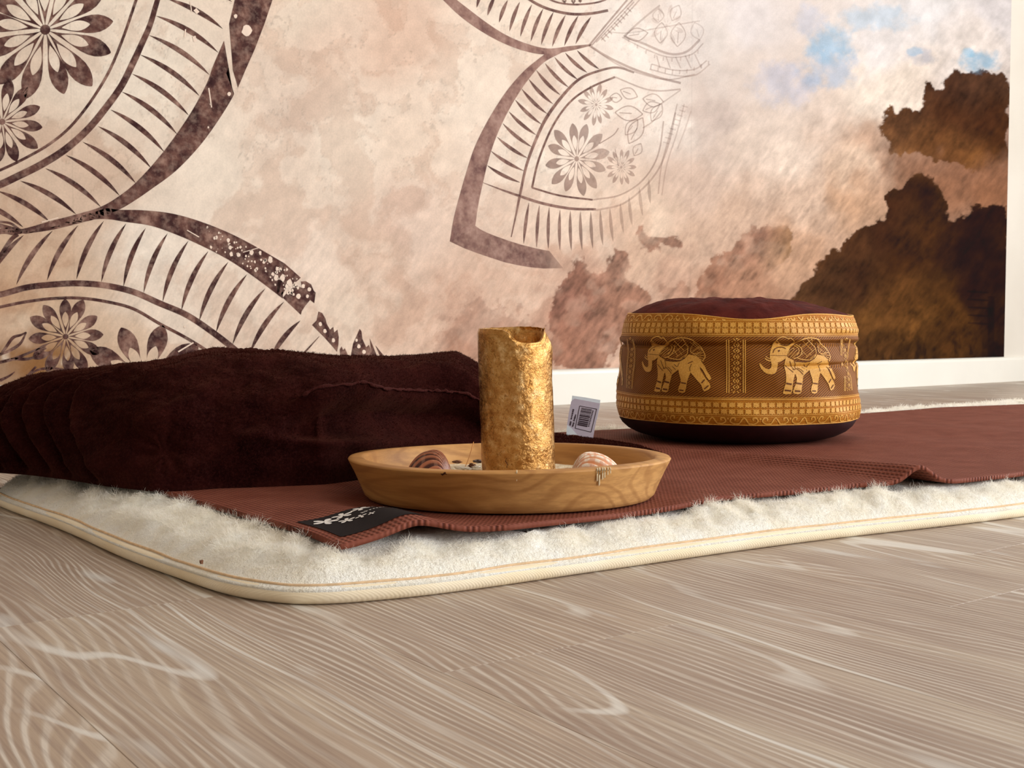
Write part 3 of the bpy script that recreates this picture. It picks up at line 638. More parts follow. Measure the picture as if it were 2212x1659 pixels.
# resample evenly
def resample(P_, n_):
    Q = np.vstack([P_, P_[:1]]); s_ = np.concatenate([[0], np.cumsum(np.linalg.norm(np.diff(Q, axis=0), axis=1))]); q = np.linspace(0, s_[-1], n_ + 1)[:-1]
    return np.stack([np.interp(q, s_, Q[:, i]) for i in range(Q.shape[1])], 1)
NO = 900
OL = resample(OL, NO)
def smooth_closed(A, k_):
    ker = np.hanning(2 * k_ + 1); ker /= ker.sum(); B = np.vstack([A[-k_:], A, A[:k_]])
    return np.stack([np.convolve(B[:, i], ker, 'valid') for i in range(A.shape[1])], 1)
TG = np.roll(OL, -2, 0) - np.roll(OL, 2, 0)
NM = np.stack([-TG[:, 1], TG[:, 0]], 1); NM /= np.linalg.norm(NM, axis=1)[:, None]   # inward for a counter-clockwise outline
if np.dot(NM[0], np.array([1.4, 1.0]) - OL[0]) < 0: NM = -NM
NMs = smooth_closed(NM, 26); NMs /= np.linalg.norm(NMs, axis=1)[:, None]
INW = 0.10
def inset_pt(i, w): return OL[i] + (NM[i] * (1 - min(w / INW, 1)) + NMs[i] * min(w / INW, 1)) * w
def fleece_z(X, Y, w):
    zz = 0.0115 + 0.0215 * (1 - np.exp(-np.clip(w - 0.006, 0, 1) / 0.022))
    lump = fbm(X * 55, Y * 55, 3, 5) - 0.5
    return zz + lump * 0.016 * sstep(0.008, 0.03, w)
pad = empty('fleece_pad', (0.6, 0.9, 0)); tag(pad, 'thick cream wool fleece pad with stitched cotton edge on the floor', 'mattress pad')
ws = np.array([0.001, 0.004, 0.008, 0.013, 0.019, 0.026, 0.034, 0.043, 0.053, 0.065, 0.08, 0.1])
V = []
wn = (fbm(np.arange(NO) / 6.0, np.zeros(NO), 3, 8) - 0.5)
for i in range(NO):
    V.append((OL[i][0] + NM[i][0] * 0.004, OL[i][1] + NM[i][1] * 0.004, 0.002))
    for w_ in ws:
        q = inset_pt(i, w_); V.append((q[0], q[1], 0))
V = np.array(V); nr = len(ws) + 1
Vr = V.reshape(NO, nr, 3)
for j, w_ in enumerate(ws): Vr[:, j + 1, 2] = fleece_z(Vr[:, j + 1, 0], Vr[:, j + 1, 1], w_) if w_ > 0.001 else 0.0105
fcs = grid_faces(NO, nr, True, False)
fo = mesh_np('fleece', V, fcs, M_FLEECE, pad)
# inner cap (under the mat): triangulated ring interior
cap = Vr[::6, -1, :]; tri = tessellate_polygon([[Vector((v[0], v[1], 0)) for v in cap]])
capV = cap.copy(); capV[:, 2] = 0.030
# fine interior grid so that the uncovered fleece keeps a surface
gx = np.linspace(0.36, 2.66, 120); gy = np.linspace(0.66, 1.33, 50); CX, CY = np.meshgrid(gx, gy, indexing='ij')
cV = np.stack([CX.ravel(), CY.ravel(), 0.0235 + (fbm(CX.ravel() * 55, CY.ravel() * 55, 2, 5) - .5) * 0.003], 1)
CAPI = None
inn_ = poly_sd(cV[:, 0], cV[:, 1], [tuple(v[:2]) for v in Vr[::10, -2, :]]) > 0
fc = grid_faces(120, 50); fc = fc[inn_[fc].all(1)]
cap_o = mesh_np('fleece', cV, fc, M_FLEECE, pad)
PADV = Vr
# binding tube and seam cord
jit = (fbm(np.arange(NO) / 9.0, np.zeros(NO), 3, 15) - 0.5)
path = np.stack([OL[:, 0] + NM[:, 0] * 0.0065, OL[:, 1] + NM[:, 1] * 0.0065, 0.0062 + 0.0006 * jit], 1)
Vt, Ft = tube_np(path, 0.0062 + 0.0008 * jit, 14, True); Vt[:, 2] = np.maximum(Vt[:, 2], 0.0002)
mesh_np('binding', Vt, Ft, M_BIND, pad)
path = np.stack([OL[:, 0] + NM[:, 0] * (0.0072 + 0.002 * jit), OL[:, 1] + NM[:, 1] * (0.0072 + 0.002 * jit), 0.0132 + 0.0012 * jit], 1)
Vt, Ft = tube_np(path, 0.0011, 6, True); mesh_np('seam_cord', Vt, Ft, M_SEAM, pad)
# wool strands
def strands(base, dirs, length, width, curl, seed):
    rg = np.random.default_rng(seed); n_ = len(base)
    d = dirs / np.linalg.norm(dirs, axis=1)[:, None]
    side = np.cross(d, rg.normal(size=(n_, 3))); side /= np.linalg.norm(side, axis=1)[:, None]
    side2 = np.cross(d, side)
    K = 4; Vs = np.zeros((n_, 2 * K - 1, 3)); pos = base.copy(); ph_ = rg.uniform(0, 6.28, n_)
    for k_ in range(K):
        f_ = k_ / (K - 1)
        off = side2 * (curl * np.sin(ph_ + f_ * 5.0) - curl * np.sin(ph_))[:, None] + side * (curl * 0.7 * (np.cos(ph_ * 2 + f_ * 4) - np.cos(ph_ * 2)))[:, None]
        c_ = base + d * (length * f_)[:, None] + off
        if k_ < K - 1:
            w_ = (width * (1 - 0.55 * f_))[:, None] / 2
            Vs[:, 2 * k_] = c_ + side * w_; Vs[:, 2 * k_ + 1] = c_ - side * w_
        else: Vs[:, 2 * k_] = c_
    b = (np.arange(n_) * (2 * K - 1))[:, None]
    tri_ = []
    for k_ in range(K - 2): tri_ += [(2 * k_, 2 * k_ + 1, 2 * k_ + 3), (2 * k_, 2 * k_ + 3, 2 * k_ + 2)]
    tri_ += [(2 * K - 4, 2 * K - 3, 2 * K - 2)]
    Fs = np.concatenate([b + np.array(q)[None, :] for q in tri_], 0)
    return Vs.reshape(-1, 3), Fs
def strand_band(i0, i1, n_, seed, wlo=0.012, whi=0.085, ln=(0.005, 0.0105), wd=0.0003):
    rg = np.random.default_rng(seed)
    ii = rg.uniform(i0, i1, n_) % NO; ia = ii.astype(int); fr = (ii - ia)[:, None]
    w = wlo + (whi - wlo) * rg.random(n_) ** 0.8
    o_ = OL[ia] * (1 - fr) + OL[(ia + 1) % NO] * fr
    blend = np.clip(w / INW, 0, 1)[:, None]; nrm = NM[ia] * (1 - blend) + NMs[ia] * blend
    q = o_ + nrm * w[:, None]
    z_ = fleece_z(q[:, 0], q[:, 1], w) - 0.001
    cl1 = vnoise(q[:, 0] * 105, q[:, 1] * 105, 61) - 0.5; cl2 = vnoise(q[:, 0] * 105, q[:, 1] * 105, 62) - 0.5; cl3 = fbm(q[:, 0] * 80, q[:, 1] * 80, 2, 63)
    outw = -nrm * (0.75 * np.exp(-w / 0.03))[:, None]
    d = np.stack([outw[:, 0] + 2.3 * cl1, outw[:, 1] + 2.3 * cl2, 0.45 + 0 * w], 1) + rg.normal(size=(n_, 3)) * 0.45
    L = rg.uniform(*ln, n_) * (0.3 + 0.7 * sstep(0.012, 0.034, w)) * (0.5 + 0.7 * sstep(0.3, 0.7, cl3))
    keep = q[:, 0] < 2.69
    return strands(np.stack([q[:, 0], q[:, 1], z_], 1)[keep], d[keep], L[keep], np.full(n_, wd)[keep], 0.0016, seed + 1)
# ================================================================== YOGA MAT
MB = 0.0335; MT = 0.0042      # underside height, thickness
mn = [on_z(x_, y_, MB) for x_, y_ in ((737,1182),(900,1163),(1100,1149),(1300,1123),(1440,1103),(1560,1083),(1850,1055),(2060,1046),(2212,1028))]
near = [(v.x, v.y) for v in mn] + [(1.7, 0.628), (2.36, 0.60)]
mf = [on_z(x_, y_, MB + MT) for x_, y_ in ((1850,894),(2030,880),(2212,873))]
nlx = near[0][0]
far = [(nlx - 0.006, 1.325)] + [(1.1, 1.29)] + [(v.x, v.y) for v in mf] + [(2.36, mf[-1].y - 0.012)]
near = np.array(near); far = np.array(far)
BC = at_depth(1101, 1000, 1.062); BC.z = 0
BT_ = math.tan(math.radians(1.5))
def bowl_plane(X, Y):
    d_ = (X - BC.x) * FWD.x + (Y - BC.y) * FWD.y
    return 0.0372 - (d_ + 0.134) * BT_
def mat_z(X, Y):
    z = mat_z0(X, Y); r_ = np.hypot(X - BC.x, Y - BC.y)
    w_ = sstep(0.185, 0.136, r_)
    return z * (1 - w_) + np.minimum(z, bowl_plane(X, Y) - 0.0004) * w_
def mat_z0(X, Y):
    """height of the mat's top above the floor"""
    z = MB + MT + 0 * X
    z = z + 0.0150 * np.exp(-((X - 0.995 + 0.0 * Y) / (0.017 + 0.02 * np.clip(Y - 0.7, 0, 1))) ** 2) * np.clip(1.02 - (Y - 0.68) / 0.42, 0, 1) ** 1.1
    z = z + np.interp(Y, [0.6, 0.72, 0.745, 0.775, 0.81, 0.86, 0.93], [.0075, .0075, .0105, .0105, .0065, .002, 0]) * np.exp(-((X - 0.449) / 0.026) ** 2)
    z = z + 0.0030 * np.exp(-((X - 1.30) / 0.08) ** 2) * np.exp(-np.clip(Y - 0.62, 0, 1) / 0.2)
    z = z - 0.0030 * np.exp(-((X - nlx) / 0.02) ** 2) * np.exp(-((Y - 0.73) / 0.03) ** 2)
    z = z + (fbm(X * 5.0, Y * 3.0, 2, 101) - 0.5) * (0.0045 - 0.003 * sstep(0.9, 1.2, Y))
    z = z + 0.0012 * np.sin((X - 1.5) * 30 + Y * 7) * sstep(1.05, 1.3, X) * sstep(1.2, 0.95, Y)
    return z
_e = on_z(334, 1061, MB + MT * .5)
def mat_xy(s_, t_):
    x0 = nlx + s_; ya = np.interp(x0, near[:, 0], near[:, 1]); yb = np.interp(x0, far[:, 0], far[:, 1])
    sk = (_e.x - nlx) * (t_ * (yb - ya) / (_e.y - near[0][1])) * np.exp(-s_ / 0.15)
    return x0 + sk, ya + (yb - ya) * t_
S_, T_g = np.meshgrid(np.concatenate([np.linspace(0, 1.0, 360), np.linspace(1.004, 1.95, 150)]), np.linspace(0, 1, 90), indexing='ij')
MX, MY = mat_xy(S_, T_g); MZ = mat_z(MX, MY)
ns_, nt_ = S_.shape
top = np.stack([MX, MY, MZ], 2).reshape(-1, 3); bot = top.copy(); bot[:, 2] -= MT
ft = grid_faces(ns_, nt_); n0 = len(top)
def rim_faces():
    per = [(i, 0) for i in range(ns_)] + [(ns_ - 1, j) for j in range(1, nt_)] + [(i, nt_ - 1) for i in range(ns_ - 2, -1, -1)] + [(0, j) for j in range(nt_ - 2, 0, -1)]
    idx = np.array([i * nt_ + j for i, j in per]); nx_ = np.roll(idx, -1)
    return np.stack([idx, n0 + idx, n0 + nx_, nx_], 1)
t = NT('foam_mat'); p = t.pos(); x, y, z = t.sep(p)
wx = t.math('SINE', t.math('MULTIPLY', t.math('ADD', x, t.math('MULTIPLY', t.noise(p, 9, 2), 0.004)), 2 * PI / 0.0046))
wy = t.math('SINE', t.math('MULTIPLY', y, 2 * PI / 0.0052))
hgt = t.math('ADD', t.math('MULTIPLY', wx, 0.5), t.math('MULTIPLY', t.math('MULTIPLY', wy, wx), 0.45))
c = t.ramp(t.noise(p, 30, 4), [(0.3, rgb(120, 62, 46)), (0.7, rgb(138, 79, 62))])
c = t.mix(t.ramp(t.math('MULTIPLY_ADD', hgt, 0.5, 0.5), [(0.15, BW(0.75)), (0.6, BW(0))]), c, rgb(66, 26, 16))
c = t.mix(t.ramp(t.noise(p, 500, 2), [(0.74, BW(0)), (0.8, BW(0.5))]), c, rgb(170, 120, 95))
t.base(c, 0.7, 0.15); t.bump(hgt, 0.65, 0.0011); M_MAT = t.m
mat = mesh_np('yoga_mat', np.vstack([top, bot]), np.vstack([ft, (ft + n0)[:, ::-1], rim_faces()]), M_MAT)
tag(mat, 'reddish brown ribbed foam yoga mat rumpled on the cream fleece pad', 'yoga mat')
# stitched brand patch at the mat's near corner
def surf_patch(name, polys, zf, lift, m, parent, cell=0.004, thick=None):
    bm = bmesh.new()
    for poly in polys:
        vs = [bm.verts.new((a, b, 0)) for a, b in poly]
        try: f = bm.faces.new(vs)
        except Exception: continue
    bmesh.ops.triangulate(bm, faces=bm.faces[:])
    xs = [v.co.x for v in bm.verts]; ys = [v.co.y for v in bm.verts]
    for ax, lo, hi in ((0, min(xs), max(xs)), (1, min(ys), max(ys))):
        q = lo + cell
        while q < hi:
            no = (1, 0, 0) if ax == 0 else (0, 1, 0); co = (q, 0, 0) if ax == 0 else (0, q, 0)
            bmesh.ops.bisect_plane(bm, geom=bm.verts[:] + bm.edges[:] + bm.faces[:], plane_co=co, plane_no=no, dist=1e-7)
            q += cell
    V_ = np.array([v.co[:] for v in bm.verts]); W_ = zf(V_[:, 0], V_[:, 1], lift)
    for v, w_ in zip(bm.verts, W_): v.co = w_
    bmesh.ops.recalc_face_normals(bm, faces=bm.faces)
    return obj(name, bm, m, parent)
def on_mat(X, Y, lift): return np.stack([X, Y, mat_z(X, Y) + lift], 1)
M_PATCH = plain('black_patch_weave', rgb(14, 5, 10), 0.7, 0.15, 300, 0.3)
M_WHITE = plain('white_print', rgb(228, 222, 216), 0.6, 0.3, 200, 0.03)
lx0, ly0 = nlx + 0.009, near[0][1] + 0.017
patch = surf_patch('label_patch', [[(lx0, ly0), (lx0 + 0.036, ly0 - 0.004), (lx0 + 0.072, ly0 - 0.004), (lx0 + 0.075, ly0 + 0.03), (lx0 + 0.072, ly0 + 0.068), (lx0 + 0.03, ly0 + 0.070), (lx0 - 0.002, ly0 + 0.069)]], on_mat, 0.0006, M_PATCH, mat, 0.005)
tag(patch, 'black woven label with white flowers')
def petal_flower(cx, cy, r, n, a0):
    out = []
    for k_ in range(n):
        a = a0 + 2 * PI * k_ / n; ux, uy = math.cos(a), math.sin(a)
        out.append([(cx + ux * r * q - uy * r * w_, cy + uy * r * q + ux * r * w_) for q, w_ in ((0.0, 0.04), (0.45, 0.22), (0.85, 0.24), (1.05, 0.0), (0.85, -0.24), (0.45, -0.22), (0.0, -0.04))])
    return out
pol = []
for fx, fy, fr, fn in ((0.013, 0.050, 0.0105, 5), (0.030, 0.054, 0.0085, 5), (0.024, 0.036, 0.0065, 5), (0.046, 0.055, 0.0080, 5), (0.0335, 0.031, 0.0045, 4), (0.060, 0.057, 0.0045, 4), (0.040, 0.026, 0.003, 4)):
    pol += petal_flower(lx0 + fx, ly0 + fy, fr, fn, 0.4 + fx * 30)
surf_patch('flower_print', pol, on_mat, 0.0010, M_WHITE, patch, 0.006)
pol = []; rr = random.Random(5); x_ = 0.038
while x_ < 0.070:   # small lettering, too small to be read in the photograph
    w_ = rr.uniform(0.0014, 0.0026); h_ = rr.choice([0.0028, 0.0028, 0.0042])
    ax_, ay_ = lx0 + x_, ly0 + 0.036 - (x_ - 0.038) * 0.15
    pol.append([(ax_, ay_), (ax_ + 0.0008, ay_), (ax_ + 0.0008, ay_ + h_), (ax_, ay_ + h_)])
    pol.append([(ax_ + 0.0008, ay_ + 0.0020), (ax_ + w_, ay_ + 0.0020), (ax_ + w_, ay_ + 0.0028), (ax_ + 0.0008, ay_ + 0.0028)])
    if rr.random() < 0.6: pol.append([(ax_ + w_ - 0.0007, ay_), (ax_ + w_, ay_), (ax_ + w_, ay_ + 0.0020), (ax_ + w_ - 0.0007, ay_ + 0.0020)])
    x_ += w_ + 0.0009
surf_patch('small_lettering', pol, on_mat, 0.0010, M_WHITE, patch, 0.01)
# the mat presses the wool flat beneath it
co_ = np.zeros(len(fo.data.vertices) * 3, np.float32); fo.data.vertices.foreach_get('co', co_); co_ = co_.reshape(-1, 3)
un = (co_[:, 0] > nlx + (_e.x - nlx) * (co_[:, 1] - near[0][1]) / (_e.y - near[0][1]) - 0.006) & (co_[:, 1] > np.interp(co_[:, 0], near[:, 0], near[:, 1]) - 0.003) & (co_[:, 1] < np.interp(co_[:, 0], far[:, 0], far[:, 1]) + 0.003)
lim = mat_z(co_[:, 0], co_[:, 1]) - MT - 0.0012
hump = np.minimum(lim, 0.0325)
cc3 = np.zeros(len(cap_o.data.vertices) * 3, np.float32); cap_o.data.vertices.foreach_get('co', cc3); cc3 = cc3.reshape(-1, 3)
bare = sstep(-0.004, 0.012, cc3[:, 1] - np.interp(cc3[:, 0], far[:, 0], far[:, 1])) + (cc3[:, 0] > 2.37)
cc3[:, 2] += 0.0085 * np.clip(bare, 0, 1); cap_o.data.vertices.foreach_set('co', cc3.ravel()); cap_o.data.update()
co_[:, 2] = np.where(un, np.minimum(co_[:, 2], np.maximum(hump, 0.012)), co_[:, 2]); fo.data.vertices.foreach_set('co', co_.ravel()); fo.data.update()
sv, sf = strand_band(-60, 235, 120000, 11); sv2, sf2 = strand_band(400, 790, 80000, 13, 0.006, 0.17, (0.006, 0.011), 0.0007)
def cull(sv, sf, K=7):
    A = sv.reshape(-1, K, 3); q = A[:, 0]
    ya = np.interp(q[:, 0], near[:, 0], near[:, 1]); yb = np.interp(q[:, 0], far[:, 0], far[:, 1])
    lx_e = nlx + (_e.x - nlx) * (q[:, 1] - near[0][1]) / (_e.y - near[0][1])
    under = (q[:, 0] > lx_e - 0.0025) & (q[:, 1] > ya - 0.0005) & (q[:, 1] < yb - 0.004)
    A = A[~under]
    # strands leaning over the mat edge are kept below its top
    n_ = len(A); base_f = sf.reshape(K - 2, -1, 3)
    F0 = base_f[:, 0, :] - 0
    Fs = np.concatenate([(np.arange(n_) * K)[:, None] + F0[i][None, :] for i in range(K - 2)], 0)
    return A.reshape(-1, 3), Fs
sv, sf = cull(sv, sf); sv2, sf2 = cull(sv2, sf2)
wool = mesh_np('wool_pile', np.vstack([sv, sv2]), np.vstack([sf, sf2 + len(sv)]), M_FIBRE, pad)
wool['kind'] = 'stuff'

# ================================================================== BLANKET (bunched, lying across the left end of the mat)
BX = np.array([-330,-200,-100,0,60,150,230,330,400,470,560,700,780,850,900,940,985,1010,1040,1080,1130,1180,1230,1300,1380,1430])
BT = np.array([ 940, 905, 872,845,820,806,797,790,775,766,762,769,771,772,768,761,757,770,790,850, 912, 937, 945, 952, 964, 984])
BB = np.array([ 985,1000,1012,1022,1026,1037,1051,1062,1060,1055,1053,1048,1034,1014,1004, 998, 994, 992, 990, 987, 984, 982, 981, 981, 983, 987])
BD = np.array([0.16,0.18,0.19,0.20,0.22,0.24,0.26,0.28,0.29,0.30,0.30,0.30,0.29,0.28,0.27,0.25,0.24,0.22,0.20,0.17,0.14,0.12,0.11,0.10,0.08,0.04])
NU, NV = 520, 150
xs = np.linspace(-330, 1430, NU)
bt = np.interp(xs, BX, BT); bb = np.interp(xs, BX, BB); bd = np.interp(xs, BX, BD)
def sm(a, k_=9):
    ker = np.hanning(k_ * 2 + 1); ker /= ker.sum(); return np.convolve(np.pad(a, k_, 'edge'), ker, 'valid')
bt = sm(bt, 5); bb = sm(bb, 7); bd = sm(bd)
th = np.linspace(0, PI, NV)
BV = np.zeros((NU, NV, 3)); BN = np.zeros((NU, NV, 3)); FR = np.zeros((NU, NV))
for i in range(NU):
    Pf = on_z(xs[i], bb[i], 0.0385); dh = Vector((Pf.x, Pf.y, 0)); d0 = dh.length; dh.normalize()
    # top height so that the crest projects on the outline
    dt = d0 + bd[i] * 0.48
    rr_ = ray(xs[i], bt[i]); tt = dt / math.hypot(rr_.x, rr_.y); ztop_ = max(CAM_H + rr_.z * tt, 0.0395 + 0.0075 * min(1, (1432 - xs[i]) / 90))
    Hh = ztop_ - 0.0385
    ct = np.cos(th); off = bd[i] * (0.5 - 0.5 * np.sign(ct) * np.abs(ct) ** 0.8)
    zz = 0.0385 + Hh * np.sin(th) ** 0.72
    BV[i, :, 0] = Pf.x + dh.x * off; BV[i, :, 1] = Pf.y + dh.y * off; BV[i, :, 2] = zz
    FR[i] = np.sin(th) ** 0.72
XX = np.repeat(xs[:, None], NV, 1); TH = np.repeat(th[None, :], NU, 0); TF = np.clip(TH / (PI / 2), 0, 2)
tu = np.gradient(BV, axis=0); tv = np.gradient(BV, axis=1); nn = np.cross(tu, tv); nn /= np.linalg.norm(nn, axis=2)[:, :, None] + 1e-9
if nn[NU // 2, NV // 2, 2] < 0: nn = -nn
front = (TF < 1.25)
disp = np.zeros((NU, NV))
# pleats at the left: arcs that start near the crest and sweep down and left
shift = -70 * np.sin(PI * np.clip(TF, 0, 1) ** 0.9) + 185 * np.clip(TF, 0, 1.3) ** 3
wv_ = XX - shift
for c0, amp_, wd_ in ((-190, .006, 30), (-120, .007, 30), (-55, .006, 26), (10, .007, 28), (62, .008, 26), (110, .008, 24), (158, .009, 26), (215, .012, 34)):
    d_ = wv_ - c0
    amp_ *= 1.5; disp += amp_ * np.where(d_ > 0, np.exp(-d_ / (wd_ * 0.9)) * (1 - np.exp(-d_ / 3.0)), 0) * 1.0 - amp_ * 1.1 * np.exp(-(d_ / 8.0) ** 2)
# hem fold running to the right: raised edge with slack cloth under it
hx = np.array([560, 650, 700, 760, 850, 900, 1035, 1120]); hf = np.array([.58, .66, .72, .745, .70, .655, .56, .5])
hl = np.interp(XX, hx, hf); act = sstep(600, 700, XX) * sstep(1140, 1060, XX) * (TF < 1)
dd = (FR - hl)
disp += act * (0.017 * np.exp(-(np.clip(-dd, 0, 1) / 0.10) ** 2) * (dd <= 0) * 1.0 + 0.016 * np.exp(-(dd / 0.012) ** 2) * (dd > 0) - 0.006 * sstep(0, 0.03, dd) * sstep(0.25, 0.05, dd))
disp -= act * 0.014 * sstep(-0.08, -0.16, dd) * sstep(-0.5, -0.2, dd)
# second loose folds
for (xa, fa_, xb, fb, am, ww) in ((520, .40, 900, .22, .006, .05), (640, .36, 800, .30, .006, .03), (300, .55, 470, .75, .007, .07), (430, .2, 620, .5, .006, .06), (870, .93, 1030, .80, .006, .05), (760, .98, 1030, .72, .004, .05), (300, .9, 640, .97, .006, .06)):
    fl = fa_ + (fb - fa_) * (XX - xa) / (xb - xa); m_ = sstep(xa - 50, xa + 40, XX) * sstep(xb + 50, xb - 40, XX) * (TF < 1.1)
    disp += m_ * am * np.exp(-((FR - fl) / ww) ** 2)
# puckered end of the roll
dr = np.hypot((XX - 350) / 75, (FR - 0.33) / 0.24); disp -= 0.012 * np.exp(-dr ** 2 * 2.2) * (TF < 1); aa = np.arctan2(FR - 0.33, (XX - 350) / 300)
disp += 0.0014 * np.sin(aa * 9) * np.exp(-(dr - 0.6) ** 2 * 4) * (TF < 1)
disp += (fbm(XX / 95, TH * 3.2, 4, 201) - 0.5) * 0.013 + (fbm(XX / 22, TH * 12, 3, 211) - 0.5) * 0.0040
edge = np.clip(FR / 0.18, 0, 1) * np.clip((1440 - XX) / 80, 0, 1) * np.clip((BV[:, :, 2].max(1)[:, None] - 0.0385) / 0.05, 0.12, 1)
topd = np.clip((BV[:, :, 2].max(1)[:, None] - 0.0385) / 0.05, 0.12, 1)
disp *= edge
# keep the crest line on the outline: soften displacement near the crest
disp *= 1 - 0.55 * np.exp(-((TF - 1) / 0.18) ** 2)
BV2 = BV + nn * disp[:, :, None]
BV2[:, :, 2] = np.maximum(BV2[:, :, 2], 0.0378)
t = NT('plush_brown_fleece'); p = t.pos()
nf = t.noise(p, 420, 4, 0.7); nb = t.noise(p, 22, 4, 0.6)
c = t.ramp(nb, [(0.35, rgb(24, 2, 2)), (0.65, rgb(44, 13, 9))]); c = t.mix(t.ramp(nf, [(0.45, BW(0)), (0.8, BW(0.5))]), c, rgb(72, 34, 30))
t.base(c, 0.95, 0.04); t.b.inputs['Sheen Weight'].default_value = 0.22; t.b.inputs['Sheen Roughness'].default_value = 0.45; t.b.inputs['Sheen Tint'].default_value = rgb(150, 88, 66)
t.bump(t.math('ADD', nf, t.math('MULTIPLY', nb, 1.2)), 0.6, 0.0022); M_PLUSH = t.m
Vb = BV2.reshape(-1, 3); Fb = grid_faces(NU, NV)
# underside (flat) closes the body
und = np.stack([np.arange(NU - 1) * NV, np.arange(NU - 1) * NV + NV - 1, (np.arange(1, NU)) * NV + NV - 1, (np.arange(1, NU)) * NV], 1)
blanket = empty('throw_blanket', (float(Vb[:, 0].mean()), float(Vb[:, 1].mean()), 0.038))
tag(blanket, 'dark chocolate brown plush blanket bunched up behind the wooden bowl', 'blanket')
mesh_np('plush_cloth', Vb, np.vstack([Fb, und[:, ::-1]]), M_PLUSH, blanket)
# fuzzy nap, short strands on the visible flank
rg = np.random.default_rng(5); NS = 60000
iu = rg.integers(0, NU - 1, NS); iv = rg.integers(2, int(NV * 0.62), NS); fu = rg.random((NS, 1)); fv = rg.random((NS, 1))
A_ = BV2[iu, iv] * (1 - fu) * (1 - fv) + BV2[iu + 1, iv] * fu * (1 - fv) + BV2[iu, iv + 1] * (1 - fu) * fv + BV2[iu + 1, iv + 1] * fu * fv
D_ = nn[iu, iv] + rg.normal(size=(NS, 3)) * 0.55 + np.array([0, 0, -0.2])
sv, sf = strands(A_, D_, rg.uniform(0.0012, 0.0028, NS), np.full(NS, 0.00045), 0.0003, 6)
t = NT('plush_nap'); t.base(rgb(50, 17, 11), 0.9, 0.02); M_NAP = t.m
nap = mesh_np('plush_nap', sv, sf, M_NAP, blanket); nap['kind'] = 'stuff'
# stitched hem along the raised fold
hp = []
for xx_ in np.linspace(655, 1045, 120):
    i = int(np.argmin(abs(xs - xx_))); f_ = np.interp(xx_, hx, hf); j = int(np.argmin(abs(FR[i, :NV // 2] - (f_ - 0.018))))
    hp.append(BV2[i, j] + nn[i, j] * 0.0012)
hp = np.array(hp); hp[:, 2] = sm(hp[:, 2], 3); hp[:, 1] = sm(hp[:, 1], 3)
jh = fbm(np.arange(120) / 1.7, np.zeros(120), 2, 3) - .5
Vt, Ft = tube_np(hp, 0.0015 + 0.0026 * jh, 8); t = NT('hem_plush'); t.base(rgb(62, 24, 20), 0.9, 0.1); t.bump(t.noise(t.pos(), 600, 3), 1.0, 0.002)
mesh_np('hem', Vt, Ft, t.m, blanket)
# care label standing up from the blanket's tail
lab_c = on_z(1250, 944, 0.047); dep = (lab_c - CP).dot(FWD)
lp = lambda x_, y_, dd=0.0: at_depth(x_, y_, dep + dd)
def sheet(name, pts, m, parent, th_=0.0005, seg=1):
    bm = bmesh.new(); A = [bm.verts.new(q) for q in pts]; B = [bm.verts.new(q + FWD * th_) for q in pts]
    bm.faces.new(A); bm.faces.new(B[::-1]); n_ = len(A)
    for i in range(n_): bm.faces.new((A[i], B[i], B[(i + 1) % n_], A[(i + 1) % n_]))
    bmesh.ops.recalc_face_normals(bm, faces=bm.faces); return obj(name, bm, m, parent, False)
M_LAB = plain('satin_label', rgb(196, 184, 196), 0.45, 0.4, 300, 0.03); M_LAB2 = plain('satin_label_back', rgb(226, 232, 236), 0.45, 0.4, 300, 0.03); M_LPR = plain('label_ink', rgb(56, 38, 46), 0.6, 0.3, 300, 0.1)
LZ = lambda x_, y_: (1190 + x_ * 0.08436, 830 + y_ * 0.08439)
cl = sheet('care_label', [lp(*LZ(x_, y_)) for x_, y_ in ((605,368),(860,415),(1255,490),(1200,760),(1130,1100),(1075,1420),(980,1400),(660,1300),(415,1040),(455,760),(520,440))], M_LAB, blanket)
tag(cl, 'white satin care label with a barcode')
sheet('label_back', [lp(*LZ(x_, y_), 0.004) for x_, y_ in ((545,290),(900,340),(1265,405),(1255,560),(1180,900),(900,1200),(520,1200),(500,760))], M_LAB2, cl)
sheet('label_corner', [lp(*LZ(x_, y_), -0.0008) for x_, y_ in ((415,1040),(540,1140),(680,1300),(560,1290),(470,1300),(390,1350))], M_LAB2, cl)
bm = bmesh.new()
def quad_px(bm, pts, dd=-0.0004):
    bm.faces.new([bm.verts.new(lp(*LZ(x_, y_), dd)) for x_, y_ in pts])
def stroke_px(bm, a, b, w_):
    ax_, ay_ = a; bx_, by_ = b; L = math.hypot(bx_ - ax_, by_ - ay_); nx_, ny_ = -(by_ - ay_) / L * w_ / 2, (bx_ - ax_) / L * w_ / 2
    quad_px(bm, ((ax_ + nx_, ay_ + ny_), (bx_ + nx_, by_ + ny_), (bx_ - nx_, by_ - ny_), (ax_ - nx_, ay_ - ny_)))
fr = [(740, 555), (1175, 635), (1030, 1225), (625, 1125)]
for i in range(4): stroke_px(bm, fr[i], fr[(i + 1) % 4], 14)
rr = random.Random(2); q = 0.05
def bl_(u, v):   # u across the bars, v down
    tl, tr_, br, bl2 = (785, 600), (1105, 655), (975, 1110), (680, 1050)
    xa = tl[0] + (tr_[0] - tl[0]) * u; ya = tl[1] + (tr_[1] - tl[1]) * u; xb = bl2[0] + (br[0] - bl2[0]) * u; yb = bl2[1] + (br[1] - bl2[1]) * u
    return (xa + (xb - xa) * v, ya + (yb - ya) * v)
v_ = 0.0
while v_ < 0.97:
    w_ = rr.choice([0.018, 0.03, 0.05, 0.07]); quad_px(bm, (bl_(0, v_), bl_(0.84, v_), bl_(0.84, min(v_ + w_, 1)), bl_(0, min(v_ + w_, 1)))); v_ += w_ + rr.choice([0.015, 0.025, 0.04])
